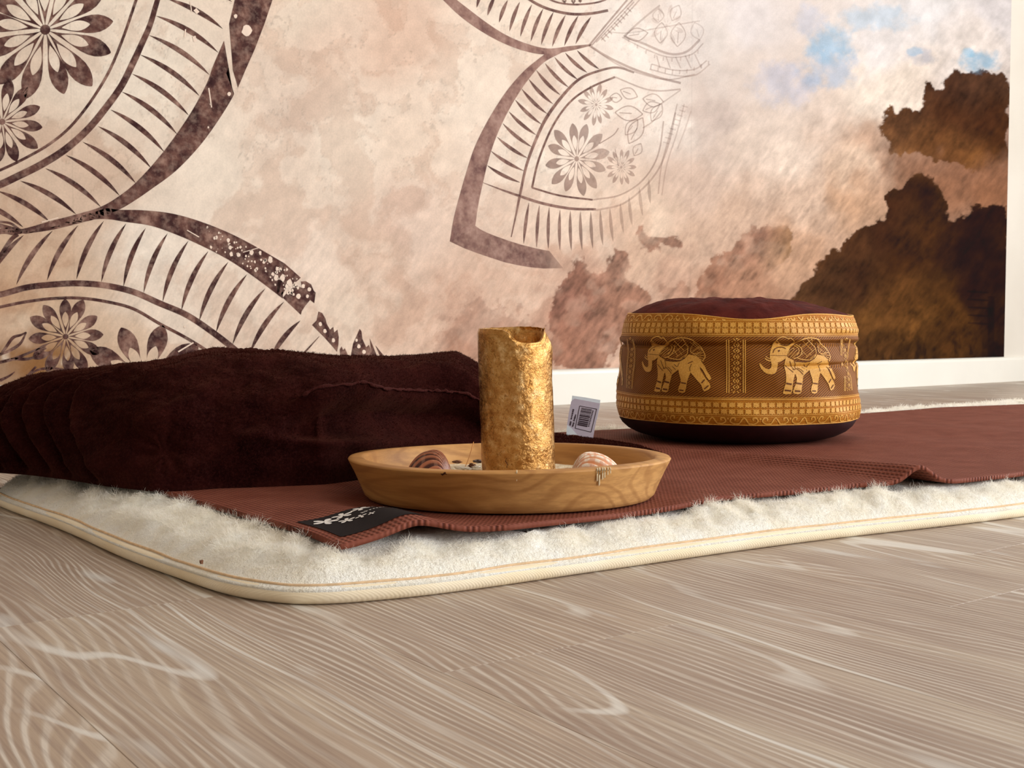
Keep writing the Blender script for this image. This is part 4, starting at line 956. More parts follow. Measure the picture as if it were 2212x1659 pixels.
for i in range(11): quad_px(bm, (bl_(0.89, 0.05 + i * .085), bl_(1.0, 0.05 + i * .085), bl_(1.0, 0.10 + i * .085), bl_(0.89, 0.10 + i * .085)))
for x0_, y0_2, x1_, y1_2 in ((580, 640, 520, 910), (640, 775, 590, 950), (515, 950, 490, 1060), (590, 980, 555, 1090)):
    n_ = 6
    for i in range(n_): stroke_px(bm, (x0_ + (x1_ - x0_) * i / n_, y0_2 + (y1_2 - y0_2) * i / n_), (x0_ + (x1_ - x0_) * (i + .78) / n_, y0_2 + (y1_2 - y0_2) * (i + .78) / n_), rr.uniform(24, 44))
bmesh.ops.recalc_face_normals(bm, faces=bm.faces); obj('label_print', bm, M_LPR, cl, False)

# ================================================================== MEDITATION CUSHION
CC = at_depth(1590, 900, 1.592); CC.z = 0.0
tc_ = Vector((-CC.x, -CC.y, 0)).normalized(); rc_ = Vector((-tc_.y, tc_.x, 0))
if rc_.dot(RGT) < 0: rc_ = -rc_
cush = empty('meditation_cushion', (CC.x, CC.y, 0.038))
tag(cush, 'round golden meditation cushion with woven elephants and dark brown top', 'cushion')
ZB0, ZTP = 0.0675, 0.2075
def ztop(ph): return ZTP - 0.0105 * np.exp(-((ph - 0.12) / 0.42) ** 2) + 0.0012 * np.sin(ph * 3 + 1) - 0.003 * np.exp(-((ph - 1.3) / 0.5) ** 2)
rz = np.array([0.0675, 0.072, 0.080, 0.10, 0.12, 0.135, 0.150, 0.165, 0.175, 0.185, 0.195, 0.203, 0.212])
rv = 0.984 * np.array([0.1625, 0.1645, 0.1658, 0.1655, 0.1640, 0.1628, 0.1618, 0.1600, 0.1600, 0.1600, 0.1580, 0.1545, 0.150])
def crad(z, ph):
    r = np.interp(z, rz, rv)
    r = r - 0.0048 * np.exp(-((z - 0.1665 - 0.002 * np.sin(ph * 2)) / 0.0028) ** 2) * (0.35 + 0.65 * sstep(0.0, 0.5, np.abs(ph + 0.15)))
    r = r + 0.0022 * np.exp(-((z - 0.1725) / 0.005) ** 2)
    r = r - 0.0022 * 1.6 * np.exp(-((z - 0.1385 - 0.003 * ph) / 0.0022) ** 2) * sstep(0.15, 0.6, ph)
    r = r + 0.0022 * np.exp(-((z - 0.186) / 0.007) ** 2) * sstep(0.5, 1.2, ph)
    r = r + 0.0018 * np.sin(ph * 5 + 1) * np.sin(z * 40) + 0.0012 * np.sin(ph * 9 + z * 90)
    return r + (fbm(ph * 6 + 20, z * 45, 3, 301) - 0.5) * 0.0022
C0, TC, RC = np.array(CC), np.array(tc_), np.array(rc_)
def cush_pt(ph, z, lift):
    r = crad(z, ph) + lift
    return C0[None, :] + (np.cos(ph) * r)[:, None] * TC + (np.sin(ph) * r)[:, None] * RC + np.stack([0 * z, 0 * z, z], 1)
NP_ = 360; NZ = 110
ph = np.linspace(-PI, PI, NP_ + 1)[:-1]; PHg, Tg = np.meshgrid(ph, np.linspace(0, 1, NZ), indexing='ij')
Zg = ZB0 + (ztop(PHg) - ZB0) * Tg
t = NT('golden_brocade'); p = t.pos(); x, y, z = t.sep(p)
rx = t.math('SUBTRACT', x, CC.x); ry = t.math('SUBTRACT', y, CC.y)
fr_ = t.math('ADD', t.math('MULTIPLY', rx, float(rc_.x)), t.math('MULTIPLY', ry, float(rc_.y)))
fz = t.math('ADD', t.math('MULTIPLY', rx, float(tc_.x)), t.math('MULTIPLY', ry, float(tc_.y)))
arc = t.math('MULTIPLY', t.math('ARCTAN2', fr_, fz), 0.162)
diag = t.math('SINE', t.math('MULTIPLY', t.math('ADD', t.math('MULTIPLY', arc, -0.62), z), 2 * PI / 0.0030))
weave = t.noise(p, 900, 2); pnl = t.math('MULTIPLY', t.math('GREATER_THAN', z, 0.1005), t.math('LESS_THAN', z, 0.1785))
gold = t.ramp(weave, [(0.3, rgb(156, 90, 10)), (0.7, rgb(190, 118, 24))])
strp = t.math('SINE', t.math('MULTIPLY', z, 2 * PI / 0.0024))
gold = t.mix(t.ramp(strp, [(0.0, BW(0)), (0.9, BW(0.3))]), gold, rgb(206, 144, 54))
brn = t.ramp(t.math('MULTIPLY_ADD', diag, 0.5, 0.5), [(0.2, rgb(86, 42, 2)), (0.8, rgb(156, 94, 20))])
c = t.mix(pnl, gold, brn)
t.base(c, 0.62, 0.2); t.b.inputs['Sheen Weight'].default_value = 0.06; t.b.inputs['Sheen Tint'].default_value = rgb(255, 214, 150)
t.bump(t.math('ADD', t.math('MULTIPLY', diag, 0.4), weave), 0.35, 0.0006); M_GOLD = t.m
t = NT('light_gold_thread'); p = t.pos(); t.base(t.ramp(t.noise(p, 700, 3), [(0.3, rgb(206, 142, 46)), (0.7, rgb(232, 176, 82))]), 0.5, 0.4); t.bump(t.noise(p, 1500, 2), 0.3, 0.0004); M_THREAD = t.m
M_DTHR = plain('brown_thread', rgb(104, 56, 18), 0.7, 0.3, 700, 0.15)
side = mesh_np('side_band', cush_pt(PHg.ravel(), Zg.ravel(), 0.0), grid_faces(NP_, NZ, True), M_GOLD, cush)
tag(side, 'golden woven band with elephants')
t = NT('dark_brown_cotton'); p = t.pos(); t.base(t.ramp(t.noise(p, 40, 4), [(0.3, rgb(62, 16, 12)), (0.7, rgb(92, 34, 26))]), 0.8, 0.1)
t.bump(t.noise(p, 55, 5, 0.6, 0.6), 0.5, 0.004); M_DARKC = t.m
NR = 46; rr_ = np.linspace(0, 1, NR); P2, R2 = np.meshgrid(ph, rr_, indexing='ij')
zt = ztop(P2); re_ = crad(zt, P2) - 0.002
lx_ = np.sin(P2) * R2 * -1.0
dome = (0.2275 - zt) * (1 - R2 ** 5.0) + 0.0005
asym = -0.006 * sstep(0.2, 1.0, np.sin(P2) * R2) - 0.0015 * np.sin(P2) * R2
ZZ = zt - 0.0015 + dome * 1.0 + (asym + (fbm(np.cos(P2) * R2 * 5 + 9, np.sin(P2) * R2 * 5 + 9, 4, 401) - .5) * 0.009) * (1 - R2 ** 6) 
Vc = C0 + (np.cos(P2) * R2 * re_)[:, :, None] * TC + (np.sin(P2) * R2 * re_)[:, :, None] * RC; Vc[:, :, 2] = ZZ
mesh_np('top_cover', Vc.reshape(-1, 3), grid_faces(NP_, NR, True), M_DARKC, cush)
bz = np.array([0.0675, 0.064, 0.058, 0.051, 0.045, 0.041, 0.0385, 0.0385]); br = 0.984 * np.array([0.1620, 0.1618, 0.158, 0.150, 0.138, 0.124, 0.108, 0.0])
P3, B3 = np.meshgrid(ph, np.arange(8), indexing='ij'); Z3_ = bz[B3.astype(int)]; R3 = br[B3.astype(int)] + 0.0012 * np.sin(P3 * 7) * (B3 > 0) * (B3 < 6)
R3 = np.where(B3 == 0, crad(np.full_like(R3, ZB0), P3), R3)
Vc = C0 + (np.cos(P3) * R3)[:, :, None] * TC + (np.sin(P3) * R3)[:, :, None] * RC; Vc[:, :, 2] = Z3_
M_DARKB = plain('dark_base_cotton', rgb(44, 12, 12), 0.8, 0.15, 60, 0.2)
mesh_np('base_cover', Vc.reshape(-1, 3), grid_faces(NP_, 8, True), M_DARKB, cush)
# rolled seams above and below the band
for zf_, nm in ((ztop(ph), 'seam'), (np.full(NP_, ZB0), 'seam')):
    r_ = crad(zf_, ph) - 0.0006; pth = C0 + (np.cos(ph) * r_)[:, None] * TC + (np.sin(ph) * r_)[:, None] * RC; pth[:, 2] = zf_
    Vt, Ft = tube_np(pth, 0.0010, 6, True); mesh_np(nm, Vt, Ft, M_THREAD, cush)
RW = 0.162   # working radius for flattening angles to lengths
def on_cush(X, Y, lift): return cush_pt(X / RW, Y, lift)
def ribbon(pts, w, n=4, smooth=True):
    P_ = catmull(pts, n) if smooth and len(pts) > 2 else np.array(pts, float)
    T = np.gradient(P_, axis=0); T /= np.linalg.norm(T, axis=1)[:, None] + 1e-12; N_ = np.stack([-T[:, 1], T[:, 0]], 1) * w / 2
    A = P_ + N_; B = P_ - N_
    return [[tuple(A[i]), tuple(A[i + 1]), tuple(B[i + 1]), tuple(B[i])] for i in range(len(P_) - 1)]
def cush_decal(name, polys, lift, m, parent, cell=0.006):
    bm = bmesh.new()
    for poly in polys:
        vs = [bm.verts.new((a, b, 0)) for a, b in poly]
        tr_ = tessellate_polygon([[v.co for v in vs]])
        for a, b, c_ in tr_:
            try: bm.faces.new((vs[a], vs[b], vs[c_]))
            except Exception: pass
    if cell:
        xs_ = [v.co.x for v in bm.verts]; ys_ = [v.co.y for v in bm.verts]
        for ax, lo, hi in ((0, min(xs_), max(xs_)), (1, min(ys_), max(ys_))):
            q = lo + cell
            while q < hi:
                no = (1, 0, 0) if ax == 0 else (0, 1, 0); co = (q, 0, 0) if ax == 0 else (0, q, 0)
                bmesh.ops.bisect_plane(bm, geom=bm.verts[:] + bm.edges[:] + bm.faces[:], plane_co=co, plane_no=no, dist=1e-7); q += cell
    V_ = np.array([v.co[:] for v in bm.verts]); W_ = on_cush(V_[:, 0], V_[:, 1], lift)
    for v, w_ in zip(bm.verts, W_): v.co = w_
    return obj(name, bm, m, parent)
# elephant, drawn in the photograph's close-up units then flattened on the band
def EM(x_, y_):
    px = 1620 + x_ / 9.217; py = 725 + y_ / 9.217
    a = math.asin(max(-0.999, min(0.999, (px - 1590) / 258.0)))
    return (a * RW, 0.19 - (py - 709) * 0.000592 + 0.0010)
body = [(140,575),(135,612),(165,680),(215,740),(270,780),(340,792),(410,778),(440,735),(460,680),(468,620),(470,560),(540,540),(600,500),(620,480),(600,560),(595,640),(605,740),(612,850),(605,960),(585,1020),(565,1100),(552,1160),(600,1178),(690,1170),(712,1100),(722,1000),(745,900),(775,800),(790,790),(810,870),(790,960),(755,1030),(725,1110),(730,1160),(800,1175),(850,1165),(870,1120),(885,1030),(905,940),(930,830),(985,770),(1045,715),(1060,790),(1090,900),(1095,970),(1065,1040),(1048,1110),(1060,1160),(1110,1175),(1160,1160),(1180,1080),(1195,960),(1215,860),(1240,770),(1290,840),(1350,930),(1400,1010),(1420,1100),(1440,1130),(1490,1100),(1515,1040),(1500,970),(1450,880),(1410,790),(1375,700),(1365,655),(1400,700),(1430,770),(1460,850),(1495,915),(1520,885),(1500,820),(1460,740),(1430,640),(1400,590),(1370,520),(1330,470),(1260,430),(1190,420),(1130,500),(1050,560),(960,570),(860,560),(790,540),(740,510),(660,470),(640,440),(650,400),(680,330),(720,260),(780,230),(820,205),(775,180),(700,215),(640,240),(560,215),(500,180),(440,135),(410,165),(375,260),(340,340),(325,420),(330,480),(345,540),(355,600),(350,660),(310,695),(250,680),(200,640),(160,590)]
lstr = [([(440,140),(480,95),(560,72),(620,88),(655,108),(690,92),(740,130),(790,185)],14),([(800,190),(900,130),(1000,97),(1120,95),(1240,130),(1320,210),(1380,300),(1415,380),(1432,460),(1400,550)],18),
        ([(1080,110),(1130,200),(1160,300),(1165,400),(1120,480),(1040,520),(900,505),(830,480)],16),([(830,215),(890,270),(915,340),(890,420),(830,470),(760,490)],18),([(790,235),(850,290),(860,360),(820,430)],14),
        ([(235,485),(290,522),(350,532),(400,515),(425,480)],22),([(250,440),(285,475),(330,488),(380,478)],14),([(1180,140),(1210,260),(1220,370),(1290,400),(1400,380)],14),([(1220,370),(1300,440),(1370,520)],12),
        ([(660,400),(700,330),(760,290),(770,320),(700,400),(650,430)],10),([(700,470),(760,400),(830,320)],10),([(730,480),(800,420),(850,370)],9),
        ([(920,150),(1100,340)],9),([(900,220),(1080,430)],9),([(910,330),(1010,450)],9),([(1000,110),(1150,270)],9),([(1070,130),(900,290)],9),([(1130,200),(910,420)],9),([(1160,300),(980,480)],9),([(1150,420),(1060,500)],9),
        ([(1200,170),(1360,330)],8),([(1210,260),(1340,390)],8),([(1190,110),(1390,330)],8),([(1290,170),(1210,280)],8),([(1350,250),(1240,370)],8),([(1390,330),(1320,400)],8),([(1300,420),(1420,440)],10),([(1340,460),(1425,500)],10),([(1360,500),(1410,540)],10)]
dstr = [([(385,378),(420,305),(490,272),(570,268),(625,300)],16),([(490,325),(505,352)],40),([(335,425),(480,430),(640,435)],8),([(440,165),(520,210),(620,240),(700,225),(760,175)],16),
        ([(690,540),(730,640),(770,700)],14),([(610,620),(680,690),(750,755)],14),([(770,530),(800,620),(790,700),(740,700)],12),([(810,680),(880,740),(925,800)],14),([(840,670),(900,710),(935,755)],12),([(930,655),(1000,720)],12),([(960,610),(1020,660),(1050,580)],12),([(1190,595),(1262,550)],16),([(1250,600),(1225,680),(1235,745)],12),([(1370,655),(1385,720),(1440,810)],10),
        ([(612,965),(705,985)],34),([(790,965),(885,980)],34),([(1100,972),(1182,985)],26),([(1402,970),(1440,900)],26),([(585,1098),(690,1112)],34),([(755,1112),(850,1122)],34),([(1070,1118),(1140,1125)],26),([(1440,1085),(1490,1015)],26),
        ([(790,545),(900,548),(1050,538),(1130,480)],18),([(1180,130),(1205,250),(1190,390)],14)]
for k_ in range(6):
    sh = (k_ - 2) * PI / 3 * RW - (PI / 3) * RW * 0      # six motifs around
    lb = [[(a + sh, b) for a, b in [EM(*q) for q in body]]]
    el = cush_decal('elephant_motif', lb, 0.0006, M_THREAD, cush, 0.006)
    pl = []
    for s_, w_ in lstr: pl += ribbon([(a + sh, b) for a, b in [EM(*q) for q in s_]], w_ * 0.000066, 3)
    cush_decal('light_outline', pl, 0.0007, M_THREAD, el, 0)
    pl = []
    for s_, w_ in dstr: pl += ribbon([(a + sh, b) for a, b in [EM(*q) for q in s_]], w_ * 0.000060, 3)
    cush_decal('dark_detail', pl, 0.0010, M_DTHR, el, 0)
# woven borders: rows of little stars, scroll frieze, vertical columns
pl = []; circ = 2 * PI * RW; nst = 104; pitch = circ / nst
star = [(-.42,-.42),(-.2,-.30),(0,-.44),(.2,-.30),(.42,-.42),(.34,-.15),(.42,0),(.30,.15),(.42,.42),(.15,.34),(0,.44),(-.15,.34),(-.42,.42),(-.32,.15),(-.42,0),(-.34,-.15)]
for zc in (0.1919, 0.1845, 0.0925, 0.0842):
    for k_ in range(nst):
        pl.append([((k_ + .5 + a) * pitch - circ / 2, zc + b * 0.0076) for a, b in star])
nf_ = 26; fp_ = circ / nf_
def frieze(zc, h, sgn):
    for k_ in range(nf_):
        x0 = k_ * fp_ - circ / 2
        Q = lambda L: [(x0 + a * fp_, zc + sgn * b * h) for a, b in L]
        for L, w_ in (([(0, -.45), (.10, -.42), (.25, .40), (.40, -.42), (.5, -.45)], .0017), ([(.40, -.42), (.55, -.48), (.68, -.1), (.62, .38), (.52, .30), (.54, .02)], .0017), ([(1.10, -.42), (.95, -.48), (.82, -.1), (.88, .38), (.98, .30), (.96, .02)], .0017)):
            pl.extend(ribbon(Q(L), w_, 3))
        cx_, cz_ = x0 + .75 * fp_, zc + sgn * .25 * h
        pl.append([(cx_ - .0016, cz_), (cx_, cz_ - .0014), (cx_ + .0016, cz_), (cx_, cz_ + .0014)])
frieze(0.0732, 0.0090, 1); frieze(0.2010, 0.0075, -1)
for zl, w_ in ((0.1795, .0012), (0.1775, .0006), (0.1965, .0007), (0.1882, .0004), (0.0988, .0012), (0.1010, .0006), (0.0795, .0009), (0.0775, .0005)):
    for k_ in range(120): pl.append([(k_ / 120 * circ - circ / 2, zl), ((k_ + 1) / 120 * circ - circ / 2, zl), ((k_ + 1) / 120 * circ - circ / 2, zl + w_), (k_ / 120 * circ - circ / 2, zl + w_)])
for k_ in range(6):
    x0 = (k_ - 2.5) * PI / 3 * RW - PI / 6 * RW
    for dx_ in (-.0118, -.0090, .0086, .0112): pl += ribbon([(x0 + dx_, 0.1075), (x0 + dx_ - .0003, 0.14), (x0 + dx_ - .0008, 0.1735)], .0012, 2)
    for j in range(9):
        zc = 0.111 + j * 0.0075
        for a in range(4):
            an = PI / 4 + a * PI / 2
            pl.append([(x0 - .0004 + math.cos(an + da) * r_, zc + math.sin(an + da) * r_) for da, r_ in ((-.3, .0014), (-.12, .0052), (.12, .0052), (.3, .0014))])
            an = a * PI / 2
            if a % 2 == 0: pl.append([(x0 - .0004 + math.cos(an) * .0052 + q_, zc + math.sin(an) * .004 + w_) for q_, w_ in ((-.001, 0), (0, -.001), (.001, 0), (0, .001))])
        pl.append([(x0 + q_, zc + .00375 + w_) for q_, w_ in ((-.0016, 0), (0, -.0012), (.0016, 0), (0, .0012))])
pl = [q for q in pl if max(b for a, b in q) < float(ztop(np.array(np.mean([a for a, b in q]) / RW))) - 0.0006]
cush_decal('woven_border', pl, 0.0006, M_THREAD, cush, 0)

# ================================================================== WOODEN BOWL
t = NT('turned_wood'); p = t.tc('Object')
q = t.mapping(p, (6, 2.2, 14), (0.35, 0.25, 0.6)); n1 = t.noise(q, 1.0, 2, 0.4, 0.2)
wv = t.math('SINE', t.math('MULTIPLY', n1, 105.0))
gr = t.noise(t.mapping(p, (60, 12, 260), (0.1, 0.2, 0.4)), 1.0, 4, 0.6)
c = t.ramp(t.noise(t.mapping(p, (5, 3, 12)), 1.0, 2), [(0.35, rgb(182, 128, 66)), (0.65, rgb(212, 162, 100))])
c = t.mix(t.ramp(t.math('MULTIPLY_ADD', wv, .5, .5), [(0.6, BW(0)), (0.99, BW(0.36))]), c, rgb(134, 80, 34))
c = t.mix(t.ramp(gr, [(0.38, BW(0.38)), (0.58, BW(0))]), c, rgb(146, 96, 50))
t.base(c, 0.55, 0.35); t.bump(t.math('ADD', gr, t.math('MULTIPLY', wv, .1)), 0.2, 0.0006); M_WOOD = t.m
bowl = empty('wooden_bowl', (BC.x, BC.y, 0.0337)); tag(bowl, 'shallow round pale wooden bowl holding a gold candle and shells', 'bowl')
prof = [(0.0, 0.0), (0.120, 0.0), (0.1300, 0.0012), (0.1335, 0.0045), (0.1375, 0.0140), (0.1425, 0.0250), (0.1472, 0.0340), (0.1482, 0.0362), (0.1472, 0.0375), (0.1360, 0.0382), (0.1340, 0.0372), (0.1315, 0.0330), (0.1280, 0.0240), (0.1240, 0.0170), (0.116, 0.0130), (0.06, 0.012), (0.0, 0.012)]
PR = np.array(prof); fine_p = []
for i in range(len(PR) - 1):
    for q_ in np.linspace(0, 1, 4)[:-1]: fine_p.append(PR[i] + (PR[i + 1] - PR[i]) * q_)
fine_p.append(PR[-1]); fine_p = np.array(fine_p)
NA = 200; an = np.linspace(0, 2 * PI, NA + 1)[:-1]; AN, K_ = np.meshgrid(an, np.arange(len(fine_p)), indexing='ij')
Rb = fine_p[K_, 0]; Zb = fine_p[K_, 1]
wob = 1 + 0.006 * np.sin(AN * 2 + 0.8) + 0.003 * np.sin(AN * 3 + 2)
Rb = Rb * wob; Zb = Zb + (Zb / 0.038) * (0.0008 * np.sin(AN + 1) + 0.0005 * np.sin(3 * AN))
Vbw = np.stack([Rb * np.cos(AN), Rb * np.sin(AN), Zb], 2).reshape(-1, 3)
tilt = Matrix.Rotation(math.radians(-1.5), 4, RGT)   # front edge a touch higher, the pad gives under it
bo = mesh_np('bowl_body', Vbw, grid_faces(NA, len(fine_p), True), M_WOOD, None)
bo.parent = bowl; bowl.rotation_euler = tilt.to_euler(); bowl.location.z = float(bowl_plane(BC.x, BC.y))
bpy.context.view_layer.update()
BWm = bowl.matrix_world.copy()
# wax drips over the rim (front right)
def bowl_pt(px_, r_, z_):
    """point on the bowl at the azimuth seen at picture column px_ on the near side"""
    xx_ = (px_ - 1101) / 2500 * 0.93; s_ = xx_ / r_; s_ = max(-.99, min(.99, s_)); tcb = Vector((-BC.x, -BC.y, 0)).normalized(); rb = Vector((tcb.y * -1, tcb.x, 0))
    if rb.dot(RGT) < 0: rb = -rb
    v_ = tcb * math.sqrt(1 - s_ * s_) * r_ + rb * xx_; return BWm @ Vector((v_.x, v_.y, z_))
M_WAX = plain('cream_wax', rgb(232, 214, 178), 0.4, 0.5, 200, 0.05)
M_DARKM = plain('dark_mark', rgb(70, 34, 14), 0.7, 0.2, 300, 0.2)
dv = []
for px_, ln_d, w_ in ((1292, .009, .0010), (1297, .013, .0012), (1304, .008, .0011), (1309, .0065, .0010), (1316, .004, .0008), (1322, .003, .0008), (1116, .007, .0009)):
    pts_ = [bowl_pt(px_, 0.1465, 0.0380), bowl_pt(px_, 0.1490, 0.0362)] + [bowl_pt(px_, np.interp(0.036 - ln_d * q_, PR[2:8, 1], PR[2:8, 0]) + 0.0006, 0.036 - ln_d * q_) for q_ in (0.3, 0.6, 0.9, 1.0)]
    dv.append(tube_np(np.array([tuple(v) for v in pts_]), np.array([w_, w_, w_, w_, w_ * 1.2, w_ * .5]) * .55, 6))
VV = []; FF = []; o_ = 0
for a, b in dv: VV.append(a); FF.append(b + o_); o_ += len(a)
for a, b in dv: mesh_np('wax_drip', a, b, M_WAX, bowl)
pts_ = [bowl_pt(px_, 0.1484, 0.0352 - 0.0012 * (1 if i % 2 else 0)) for i, px_ in enumerate((950, 956, 962, 968))]
Vt, Ft = tube_np(np.array([tuple(v) for v in pts_]), np.array([.0004, .0011, .0011, .0004]), 6); mesh_np('dark_mark', Vt, Ft, M_DARKM, bowl)  # dark notch just below the rim, drawn as a thin tube
# sand and wax crumbs filling the bowl
t = NT('pale_sand_wax'); p = t.pos(); nz = t.noise(p, 180, 5, 0.7)
t.base(t.ramp(nz, [(0.32, rgb(170, 136, 104)), (0.46, rgb(220, 196, 160)), (0.6, rgb(240, 226, 198))]), 0.8, 0.3); t.bump(nz, 1.0, 0.003); M_SAND = t.m
NRs = 40; A4, R4 = np.meshgrid(an, np.linspace(0, 1, NRs), indexing='ij'); rs = R4 * 0.1268
zs = 0.0188 + 0.0035 * (1 - R4 ** 2) + (fbm(rs * np.cos(A4) * 90 + 30, rs * np.sin(A4) * 90 + 30, 4, 501) - .5) * 0.0034
Vs = np.stack([rs * np.cos(A4), rs * np.sin(A4), zs], 2).reshape(-1, 3)
sand = mesh_np('sand_and_wax_crumbs', Vs, grid_faces(NA, NRs, True), M_SAND); sand.matrix_world = BWm
tag(sand, 'bed of pale sand and wax crumbs in the wooden bowl', 'sand', kind='stuff')
def in_bowl(px_, dep_, z_):
    v_ = at_depth(px_, 900, dep_); v_.z = z_; return v_
SANDZ = 0.0337 + 0.0225

# ---- candle
t = NT('gold_metallic_wax'); p = t.tc('Object')
n1 = t.noise(p, 300, 4, 0.65, 1.5); n2 = t.noise(p, 110, 4, 0.6); n3 = t.noise(t.mapping(p, (30, 30, 240)), 1.0, 3)
c = t.ramp(n2, [(0.3, rgb(166, 114, 56)), (0.55, rgb(196, 148, 86)), (0.75, rgb(230, 196, 142))])
c = t.mix(t.ramp(n1, [(0.34, BW(0.7)), (0.46, BW(0))]), c, rgb(130, 80, 24))
t.base(c, t.ramp(n2, [(0.3, BW(0.20)), (0.7, BW(0.34))]), 0.5, 0.92)
t.bump(t.math('ADD', n1, t.math('ADD', t.math('MULTIPLY', n2, 0.3), t.math('MULTIPLY', n3, 0.2))), 0.45, 0.0015); M_CAND = t.m
cb = in_bowl(1121, 1.058, SANDZ - 0.002); CR = 0.0337; CHT = 0.1875 - cb.z
cand = empty('pillar_candle', tuple(cb)); tag(cand, 'gold metallic pillar candle with a burnt-down notched rim', 'candle')
NAc, NZc = 220, 110
tcc = Vector((-cb.x, -cb.y, 0)).normalized(); rcc = Vector((-tcc.y, tcc.x, 0)); 
if rcc.dot(RGT) < 0: rcc = -rcc
TCc, RCc = np.array(tcc), np.array(rcc)
pc = np.linspace(-PI, PI, NAc + 1)[:-1]
# rim height by azimuth (0 faces the camera, positive to its right)
ka = np.radians([-180,-150,-90,-40,-18,-9,-3,4,12,24,36,46,54,62,70,90,110,150,180]); kz = np.array([.0022,.0015,.0005,0,-.0006,-.0030,-.0070,-.0105,-.0118,-.0122,-.0120,-.0108,-.0070,-.0010,.0012,-.0010,.0010,.0025,.0022])
rim_z = CHT + np.interp(pc, ka, kz) + (fbm(pc * 9 + 30, pc * 0, 3, 601) - .5) * 0.0008
prof_c = []
def cand_ring(f_, inner_):   # f_: 0..1 up the wall
    zt_ = rim_z
    if not inner_:
        z_ = zt_ * f_; r_ = CR * (1 + 0.012 * np.sin(f_ * 7 + 1) * 0.3) + (fbm(pc * 5 + 40, np.full_like(pc, f_ * 9), 3, 611) - .5) * 0.0012
        r_ = r_ - 0.0050 * sstep(0.86, 1.0, f_) ** 1.6 * sstep(0.9, 1.35, pc) - 0.0012 * sstep(0.97, 1, f_)
        # shoulder swells on the right below the notch
        r_ = r_ + 0.0012 * math.exp(-((f_ - 0.86) / 0.06) ** 2) * np.exp(-((pc - 1.4) / 0.5) ** 2)
    else:
        z_ = zt_ - f_ * 0.024; r_ = CR - 0.0028 - 0.006 * f_ ** 0.6 + 0 * pc - 0.003 * sstep(1.0, 1.6, pc) * (1 - f_)
    return r_, z_
rings = [cand_ring(f_, False) for f_ in np.concatenate([np.linspace(0, 0.9, NZc - 24), np.linspace(0.91, 1.0, 24)])] + [cand_ring(f_, True) for f_ in (0, .15, .4, .7, 1.0)] + [(np.full(NAc, 0.012), np.full(NAc, CHT - 0.026)), (np.full(NAc, 0.0001), np.full(NAc, CHT - 0.027))]
lean = -RCc * 0.034
Vcd = np.zeros((NAc, len(rings), 3))
for j, (r_, z_) in enumerate(rings):
    Vcd[:, j, :] = np.cos(pc)[:, None] * r_[:, None] * TCc + np.sin(pc)[:, None] * r_[:, None] * RCc + z_[:, None] * (np.array([0, 0, 1.0]) + lean)
body_c = mesh_np('candle_body', Vcd.reshape(-1, 3) + np.array(cb), grid_faces(NAc, len(rings), True)[:, ::-1], M_CAND, cand)
wk = [np.array(cb) + (CHT - 0.027 + a) * (np.array([0, 0, 1.0]) + lean) + b * RCc for a, b in ((0, 0), (0.004, 0.0004), (0.008, 0.0015))]
Vt, Ft = tube_np(np.array(wk), 0.0009, 6); mesh_np('wick', Vt, Ft, M_DARKM, cand)

# ---- shells
def shell(name, label, c0, a_, b_, h_, rot, cols, nrib, pat, pamt=1.0):
    n1_, n2_ = 220, 90
    U, R_ = np.meshgrid(np.linspace(0, 2 * PI, n1_ + 1)[:-1], np.linspace(0, 1, n2_), indexing='ij')
    X = R_ * np.cos(U) * a_; Y = R_ * np.sin(U) * b_ * (1 - 0.12 * np.cos(U))
    hh = h_ * np.clip(1 - R_ ** 2.3, 0, 1) ** 0.62
    um = np.arctan2(Y, (a_ * 1.12 - X)); rd = np.hypot(Y, a_ * 1.12 - X) / (2 * a_)
    rib = np.cos(um * nrib)
    hh = hh + 0.0010 * rib * sstep(0.06, 0.3, rd) * (0.4 + R_)
    X2 = X; Z_ = hh * (1 + 0.22 * np.cos(U) * R_)
    ca2, sa2 = math.cos(rot), math.sin(rot)
    ux = np.array(RGT) * ca2 + np.array(FWD) * sa2; uy = -np.array(RGT) * sa2 + np.array(FWD) * ca2
    V_ = np.array(c0) + X2[:, :, None] * ux + Y[:, :, None] * uy; V_[:, :, 2] = c0.z + Z_
    V_ = V_.reshape(-1, 3)
    o = mesh_np(name, V_, grid_faces(n1_, n2_, True)[:, ::-1], pat)
    C_ = np.zeros((n1_ * n2_, 3)); ribf = sstep(-0.4, 0.5, rib.ravel()); gr_ = fbm(rd.ravel() * 16, um.ravel() * 8, 3, 701)
    c1, c2, c3 = [lin(c) for c in cols]
    C_ = c1 * (1 - ribf)[:, None] + c2 * ribf[:, None]
    m_ = sstep(0.5, 0.6, gr_); m_ = m_ * pamt; C_ = C_ * (1 - m_[:, None] * .75) + c3 * m_[:, None] * .75
    at_ = o.data.color_attributes.new('shellcol', 'FLOAT_COLOR', 'POINT'); at_.data.foreach_set('color', np.concatenate([C_, np.ones((len(C_), 1))], 1).astype(np.float32).ravel())
    # thickness
    md = o.modifiers.new('thickness', 'SOLIDIFY'); md.thickness = 0.0008; md.offset = -1
    tag(o, label, 'seashell', 'seashells in the wooden bowl'); return o
t = NT('shell_lime'); t.base(t.n('Attribute', attribute_name='shellcol').outputs['Color'], 0.42, 0.5); t.bump(t.noise(t.pos(), 900, 3), 0.2, 0.0004); M_SHELL = t.m
shell('seashell', 'brown ribbed cockle shell left of the gold candle', in_bowl(926, 0.985, SANDZ - 0.001), 0.0225, 0.0185, 0.0285, math.radians(-32), [(62, 20, 8), (164, 98, 66), (206, 160, 132)], 44, M_SHELL, 0.25)
